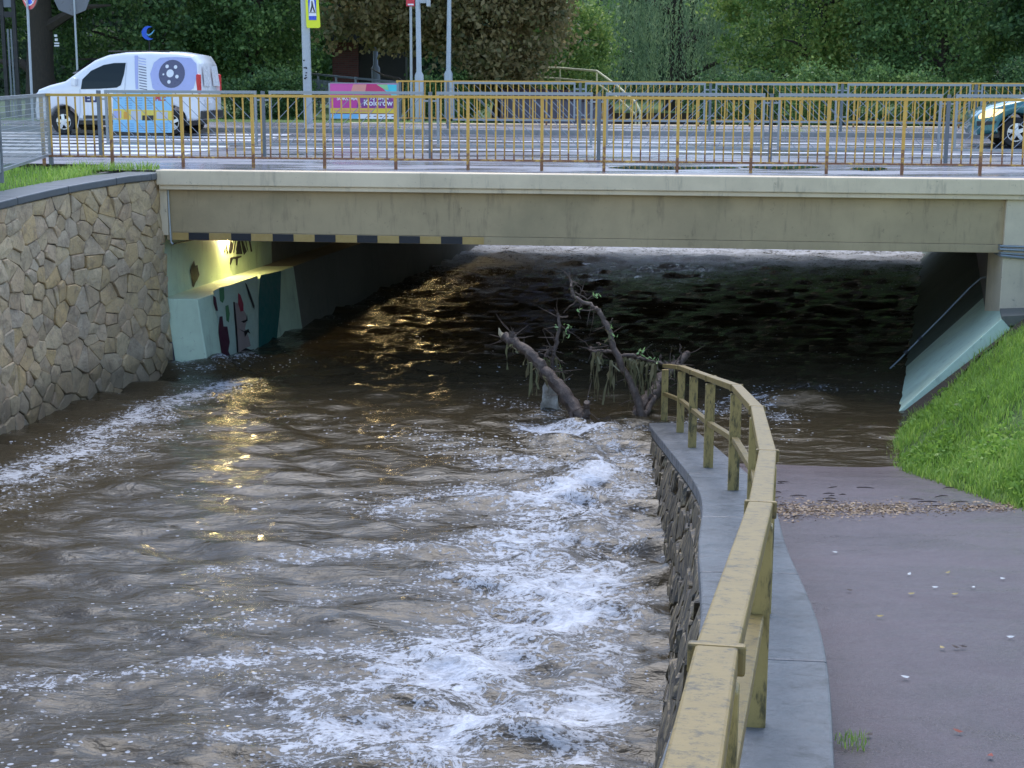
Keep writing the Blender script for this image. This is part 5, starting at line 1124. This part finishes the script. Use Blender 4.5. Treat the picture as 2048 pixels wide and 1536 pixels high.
# far parapet: curved, dark coping
pc = curve_pts([ony(1000, 178, 49.5), ony(1080, 178, 48.6), ony(1150, 182, 47.6), ony(1200, 192, 46.8), ony(1228, 215, 46.2)], 5); t = thing('parapet_wall', 'curved grey parapet wall with dark maroon coping behind the far railing', 'wall', (pc[8].x, pc[8].y, 0)); o0 = t.location
mb = MB(); mb2 = MB(); vs = []; v2 = []
for p in pc:
    q = p - o0; vs += [(q.x, q.y, -.4), (q.x, q.y, p.z - .30), (q.x, q.y + .4, p.z - .30), (q.x, q.y + .4, -.4)]; v2 += [(q.x, q.y - .08, p.z - .297), (q.x, q.y - .08, p.z), (q.x, q.y + .5, p.z), (q.x, q.y + .5, p.z - .297)]
n = len(pc); fs = [(i * 4 + k, i * 4 + (k + 1) % 4, (i + 1) * 4 + (k + 1) % 4, (i + 1) * 4 + k) for i in range(n - 1) for k in range(4)] + [(0, 1, 2, 3), tuple((n - 1) * 4 + k for k in range(4))]
MAT['maroon'] = two('maroon_coping', (.035, .014, .018), (.07, .03, .035), scale=6, rough=.6)
mb.add(vs, fs); mb.build('wall_face', MAT['bare'], t); mb2.add(v2, fs); mb2.build('coping', MAT['maroon'], t)
t = thing('tube_railing', 'bent pale yellow tube railing dropping down behind the far railing', 'railing', ony(1280, 246, 45.8)); o0 = t.location.copy()
MAT['paleyel'] = flat('pale_yellow_paint', (.55, .50, .28), .5)
r1 = [ony(1045, 134, 55), ony(1120, 136, 52), ony(1194, 142, 49), ony(1235, 172, 47.5), ony(1272, 205, 46.3), ony(1281, 225, 45.9), ony(1278, 248, 45.8)]
r2 = [ony(1050, 153, 55), ony(1120, 157, 52), ony(1190, 164, 49), ony(1235, 195, 47.5), ony(1270, 228, 46.3)]
mb = MB(); mb.tube([p - o0 for p in r1], .035, 8); mb.build('top_rail', MAT['paleyel'], t, True); mb = MB(); mb.tube([p - o0 for p in r2], .028, 8); mb.build('mid_rail', MAT['paleyel'], t, True)
for p in (r1[0], r1[1], r1[2], r1[4]): mb = MB(); mb.tube([p - o0, Vector((p.x - o0.x, p.y - o0.y, -.3))], .03, 6); mb.build('post', MAT['paleyel'], t)

# ------------------------------------------------------------------ driftwood caught at the wall end
dw = mottled('wet_driftwood', [(0.3, (.03, .018, .012)), (0.5, (.085, .055, .04)), (0.7, (.19, .14, .105))], scale=14, rough=.6, bump=1.0, bdist=.025)
pale = flat('torn_wood', (.45, .36, .22), .7); MAT['hang'] = m_leaf('dead_grass', [(.05, .045, .025), (.09, .078, .042), (.07, .07, .035), (.16, .14, .085)], .2); MAT['fresh'] = m_leaf('fresh_leaves', [(.09, .16, .05), (.16, .26, .10), (.24, .34, .16)], .3)
def D4(x, y, Y): return ony(960 + x / 4, 540 + y / 4, Y)
def limb(name, label, chains, Yb, leaves=(), hang=(), torn=None, seed=1):
    g = random.Random(seed); b = D4(*chains[0][0][0], Yb); t = thing(name, label, 'branch', (b.x, b.y, b.z)); o0 = t.location.copy()
    for ci, (pts, r0, r1, Y0, Y1) in enumerate(chains):
        n = len(pts); P = [D4(*p, Y0 + (Y1 - Y0) * k / (n - 1)) - o0 for k, p in enumerate(pts)]; P = curve_pts(P, 5); m_ = len(P)
        P = [p + Vector((g.gauss(0, .008), g.gauss(0, .008), g.gauss(0, .008))) for p in P]
        R = [(r0 + (r1 - r0) * k / (m_ - 1)) * g.uniform(.9, 1.14) for k in range(m_)]; mb = MB(); mb.tube(P, R, 9); mb.build('stem' if ci == 0 else 'side_branch', dw, t, True)
    mbt = MB()
    for (pts, r0, r1, Y0, Y1) in chains:
        if r0 < .02: continue
        for k in range(int(5 + len(pts) * 2.2)):
            i = g.randrange(len(pts) - 1); u = g.random(); p = D4(pts[i][0] + (pts[i + 1][0] - pts[i][0]) * u, pts[i][1] + (pts[i + 1][1] - pts[i][1]) * u, Y0 + (Y1 - Y0) * (i + u) / (len(pts) - 1)) - o0
            if p.z + o0.z < WZ + .15: continue
            d = Vector((g.gauss(0, 1), g.gauss(0, .5), g.gauss(.15, .8))).normalized(); L_ = g.uniform(.07, .30); b2 = Vector((g.gauss(0, .3), g.gauss(0, .2), g.gauss(0, .3))) * L_
            mbt.tube([p, p + d * L_ * .5 + b2 * .3, p + d * L_ + b2], [.007, .005, .002], 4)
    if mbt.v: o = mbt.build('fine_twigs', dw, t); o['kind'] = 'stuff'
    if torn: 
        mb = MB(); p = D4(*torn, chains[0][4]) - o0; mb.tube([p, p + Vector((-.05, 0, .05)), p + Vector((-.065, 0, .12))], [.05, .03, .006], 6); mb.build('torn_end', pale, t)
    if leaves:
        C = []
        for (x, y, sp_, n) in leaves:
            for k in range(n): C.append(tuple(D4(x + g.gauss(0, sp_), y + g.gauss(0, sp_), chains[0][3] + g.gauss(.1, .05)) - o0))
        V, Q = leaf_quads(np.array(C), .065, np.random.default_rng(seed), aspect=.3); o = link('leaves', np_mesh('leaves', V, Q), MAT['fresh'], t); o['kind'] = 'stuff'
    if hang:
        V = []; Q = []
        for (x0, y0, x1, y1, ln_, n) in hang:
            for k in range(int(n * .38)):
                u = g.random(); p = D4(x0 + (x1 - x0) * u + g.gauss(0, 6), y0 + (y1 - y0) * u + g.gauss(0, 6), chains[0][3] + g.uniform(.0, .3)) - o0; L_ = ln_ * g.uniform(.1, 1.1) ** 1.6; w = g.uniform(.002, .006); sw = g.gauss(0, .05); c = len(V)
                for s in range(4):
                    v = s / 3; V += [(p.x - w + sw * v + g.gauss(0, .012), p.y, p.z - L_ * v), (p.x + w + sw * v + g.gauss(0, .012), p.y + .01, p.z - L_ * v)]
                for s in range(3): Q.append((c + 2 * s, c + 2 * s + 1, c + 2 * s + 3, c + 2 * s + 2))
        o = link('hanging_grass', np_mesh('hanging_grass', V, Q), MAT['hang'], t); o['kind'] = 'stuff'
    return t
limb('driftwood_log', 'thick bare driftwood log leaning out of the flood water', [([(860, 1300), (790, 1160), (690, 1010), (560, 850), (430, 700), (300, 600), (195, 535)], .105, .062, 19.3, 20.2), ([(845, 1190), (855, 1130), (845, 1060)], .05, .035, 19.35, 19.3), ([(265, 560), (260, 525), (256, 505)], .045, .04, 20.1, 20.1), ([(735, 1150), (725, 1230), (715, 1320)], .03, .02, 19.35, 19.2)], 19.3,
     hang=[(190, 570, 330, 640, .35, 20), (360, 690, 500, 850, .40, 40), (730, 1160, 800, 1230, .35, 16)], torn=(190, 535), seed=3)
limb('driftwood_branch', 'long thin curved branch arching out of the flood with drifted grass', [([(1300, 1250), (1270, 1060), (1200, 900), (1110, 710), (1060, 600), (1020, 470), (960, 340), (900, 290), (780, 230), (740, 190), (735, 110), (715, 55)], .055, .014, 19.6, 20.4),
     ([(1070, 655), (980, 645), (900, 655), (875, 620)], .022, .02, 20.0, 20.1), ([(1100, 690), (1200, 685), (1300, 710), (1430, 745), (1500, 745)], .03, .018, 20.0, 20.0), ([(780, 240), (720, 290), (660, 345)], .01, .006, 20.3, 20.4), ([(760, 180), (810, 200), (860, 235), (905, 200)], .01, .006, 20.3, 20.3), ([(745, 90), (800, 140), (855, 200)], .006, .004, 20.3, 20.3), ([(820, 270), (795, 320), (800, 390)], .008, .004, 20.3, 20.3), ([(1030, 480), (1055, 410), (1060, 390)], .008, .004, 20.1, 20.1), ([(960, 600), (930, 580)], .012, .01, 20.1, 20.1), ([(1180, 790), (1190, 720), (1285, 640)], .01, .006, 20, 20)],
     19.6, leaves=[(930, 210, 16, 12), (795, 330, 10, 4), (1040, 460, 12, 5), (1075, 535, 12, 6), (1290, 660, 18, 7), (1350, 700, 18, 6)],
     hang=[(900, 660, 1000, 660, .62, 55), (1040, 720, 1100, 760, .6, 34), (1160, 700, 1430, 760, .50, 130), (1010, 470, 1060, 560, .12, 20), (1180, 720, 1300, 760, .7, 30), (740, 120, 760, 200, .1, 12)], seed=5)
limb('driftwood_branch', 'slender upright branch tangled with straw behind the leaning log', [([(560, 900), (590, 680), (615, 560), (632, 440), (620, 340)], .032, .02, 20.2, 20.4), ([(640, 375), (700, 370)], .012, .012, 20.4, 20.4), ([(520, 690), (550, 650), (562, 610)], .02, .014, 20.2, 20.2), ([(560, 770), (600, 790), (660, 800)], .012, .006, 20.2, 20.2)],
     20.2, leaves=[(700, 465, 16, 12), (610, 460, 12, 6), (700, 520, 14, 6), (530, 720, 20, 10), (650, 790, 14, 6)], hang=[(520, 700, 640, 720, .4, 60), (560, 760, 650, 800, .35, 30), (650, 480, 700, 500, .25, 10)], seed=7)
limb('driftwood_stump', 'forked root stump wedged behind the first handrail post', [([(1250, 1250), (1280, 1140), (1330, 1040), (1400, 970), (1440, 880), (1520, 800), (1600, 730), (1665, 660)], .11, .045, 19.7, 20.6), ([(1600, 740), (1608, 660), (1602, 590)], .016, .008, 20.4, 20.4), ([(1560, 760), (1545, 680)], .012, .006, 20.4, 20.4), ([(1290, 1200), (1340, 1120), (1400, 1010)], .05, .03, 19.6, 19.9), ([(1440, 740), (1448, 680)], .018, .014, 20.2, 20.2), ([(1460, 900), (1520, 870), (1570, 890)], .012, .006, 20.2, 20.2), ([(1460, 940), (1530, 930), (1570, 910)], .012, .006, 20.2, 20.2)],
     19.7, leaves=[(1290, 650, 16, 8), (1410, 720, 14, 6)], hang=[(1500, 800, 1600, 760, .2, 16)], seed=9)
# white rag caught on the log
b = D4(540, 1130, 20.0); t = thing('plastic_rag', 'torn white plastic rag hanging beside the leaning log', 'rag', b); g = random.Random(2); V = []; Q = []
for i in range(7):
    for k in range(5):
        x = 505 + k * 22 + i * (6 + (k - 2) * 5) * .6; y = 900 + i * 38; p = D4(x + g.gauss(0, 6), y + g.gauss(0, 6), 20.0 + .05 * math.sin(k * 2 + i)) - b; V.append(tuple(p))
for i in range(6):
    for k in range(4): c = i * 5 + k; Q.append((c, c + 1, c + 6, c + 5))
link('sheet', np_mesh('sheet', V, Q, True), two('dirty_plastic', (.16, .13, .10), (.62, .58, .52), scale=9, rough=.4), t)

# ------------------------------------------------------------------ litter on the path
g = np.random.default_rng(12); C = []
while len(C) < 2600:
    u = g.random(); px = 1550 + 480 * u; py = 1022 + g.normal(0, 9) * (1.0 - .55 * u) - 6 * u + (4 if g.random() < .2 else 0)
    if u > .55 and g.random() < .55: continue
    q = onslope(px, py, CA + .34, CB); C.append((q.x, q.y, path_z(q.y) + .010 + abs(g.normal(0, .006))))
V, Q = leaf_quads(np.array(C), .045, g, aspect=.5); V[:, 2] = np.repeat(np.array(C)[:, 2], 4) + (V[:, 2] - np.repeat(np.array(C)[:, 2], 4)) * .3
MAT['litter'] = m_leaf('leaf_litter', [(.03, .02, .012), (.07, .04, .02), (.13, .08, .04), (.22, .15, .08), (.06, .035, .02)], .1)
tag(link('leaf_litter', np_mesh('leaf_litter', V, Q), MAT['litter']), 'brown band of washed up leaf litter across the path', 'litter', kind='stuff')
tw = MB()
gt = 'twigs washed up on the path'
for k in range(26):
    px = random.choice((random.uniform(1545, 1700), random.uniform(1700, 2030))); py = random.gauss(1000, 16); q = onslope(px, py, CA + .34, CB); a = random.gauss(0, .35); L_ = random.uniform(.06, .22)
    z = path_z(q.y) + .012; d = Vector((math.cos(a), math.sin(a), 0)); tg = MB(); tg.tube([-d * L_ / 2, Vector((0, .01, .004)), d * L_ / 2], [.004, .006, .003], 5); o = tg.build('twig', dw); o.location = (q.x, q.y, z)
    tag(o, 'small dark twig washed up on the path near the leaf litter', 'twig', gt)
MAT['leaf_y'] = flat('fallen_yellow', (.50, .38, .15), .6); MAT['leaf_r'] = flat('fallen_red', (.30, .06, .03), .6); MAT['leaf_w'] = flat('pale_scrap', (.7, .7, .66), .6)
for px, py, c in ((1670, 1106, 'w'), (1818, 1150, 'w'), (1895, 1146, 'y'), (2005, 1158, 'w'), (1870, 1177, 'w'), (1946, 1176, 'w'), (1909, 1191, 'y'), (1822, 1192, 'y'), (1759, 1241, 'y'), (2020, 1281, 'w'), (1884, 1305, 'y'), (1911, 1304, 'd'), (1926, 1303, 'd'), (1810, 1364, 'w'), (1916, 1471, 'r'), (1980, 1519, 'r'), (1738, 1474, 'd'), (1699, 1187, 'd')):
    q = onslope(px, py, CA + .34, CB); mb = MB(); s = .018; s *= .75; vs = [(-s * 1.5, 0, .004), (-.4 * s, -s * .8, .0), (s * .9, -.6 * s, .003), (s * 1.7, 0, .010), (s * .7, s * .7, .004), (-.5 * s, s * .8, .001), (.1 * s, 0, .009)]
    mb.add(vs, [(6, 0, 1), (6, 1, 2), (6, 2, 3), (6, 3, 4), (6, 4, 5), (6, 5, 0)]); o = mb.build('fallen_leaf', {'w': MAT['leaf_w'], 'y': MAT['leaf_y'], 'r': MAT['leaf_r'], 'd': dw}[c]); o.location = (q.x, q.y, path_z(q.y) + .014 + .012 * math.sin(q.x * 1.7 + q.y * .6)); o.rotation_euler = (0, 0, px * 1.3)
    tag(o, {'w': 'tiny pale scrap of leaf lying on the reddish path', 'y': 'small yellow fallen leaf lying on the reddish path', 'r': 'small rust red fallen leaf lying on the reddish path', 'd': 'tiny dark bit of bark lying on the reddish path'}[c], 'leaf', 'leaves scattered over the path')
# small weed at the wall foot
q = onslope(1706, 1490, CA + .34, CB); P = [(q.x + random.gauss(0, .03), q.y + random.gauss(0, .04), path_z(q.y) + .005) for k in range(70)]
o = blades('weed_tuft', P, None, .015, .05, .004, MAT['grass'], .9, 'small green weed tuft at the foot of the coping on the path')
# rain puddles on the pavement
pdm = NT('puddle_water'); pdm.set(Base_Color=(.03, .03, .035), Roughness=.02); 
for px0, px1, py in ((1215, 1480, 336), (1480, 1640, 335), (1700, 1775, 338)):
    pts = []; N = 20
    for k in range(N):
        an = 2 * math.pi * k / N; pts.append(onz((px0 + px1) / 2 + (px1 - px0) / 2 * math.cos(an), py + 3.2 * math.sin(an) * (1 + .3 * math.sin(3 * an + px0)), .0))
    mb = MB(); mb.add([(p.x, p.y, .004) for p in pts], [tuple(range(N))]); o = mb.build('puddle', pdm.m); tag(o, kind='structure')
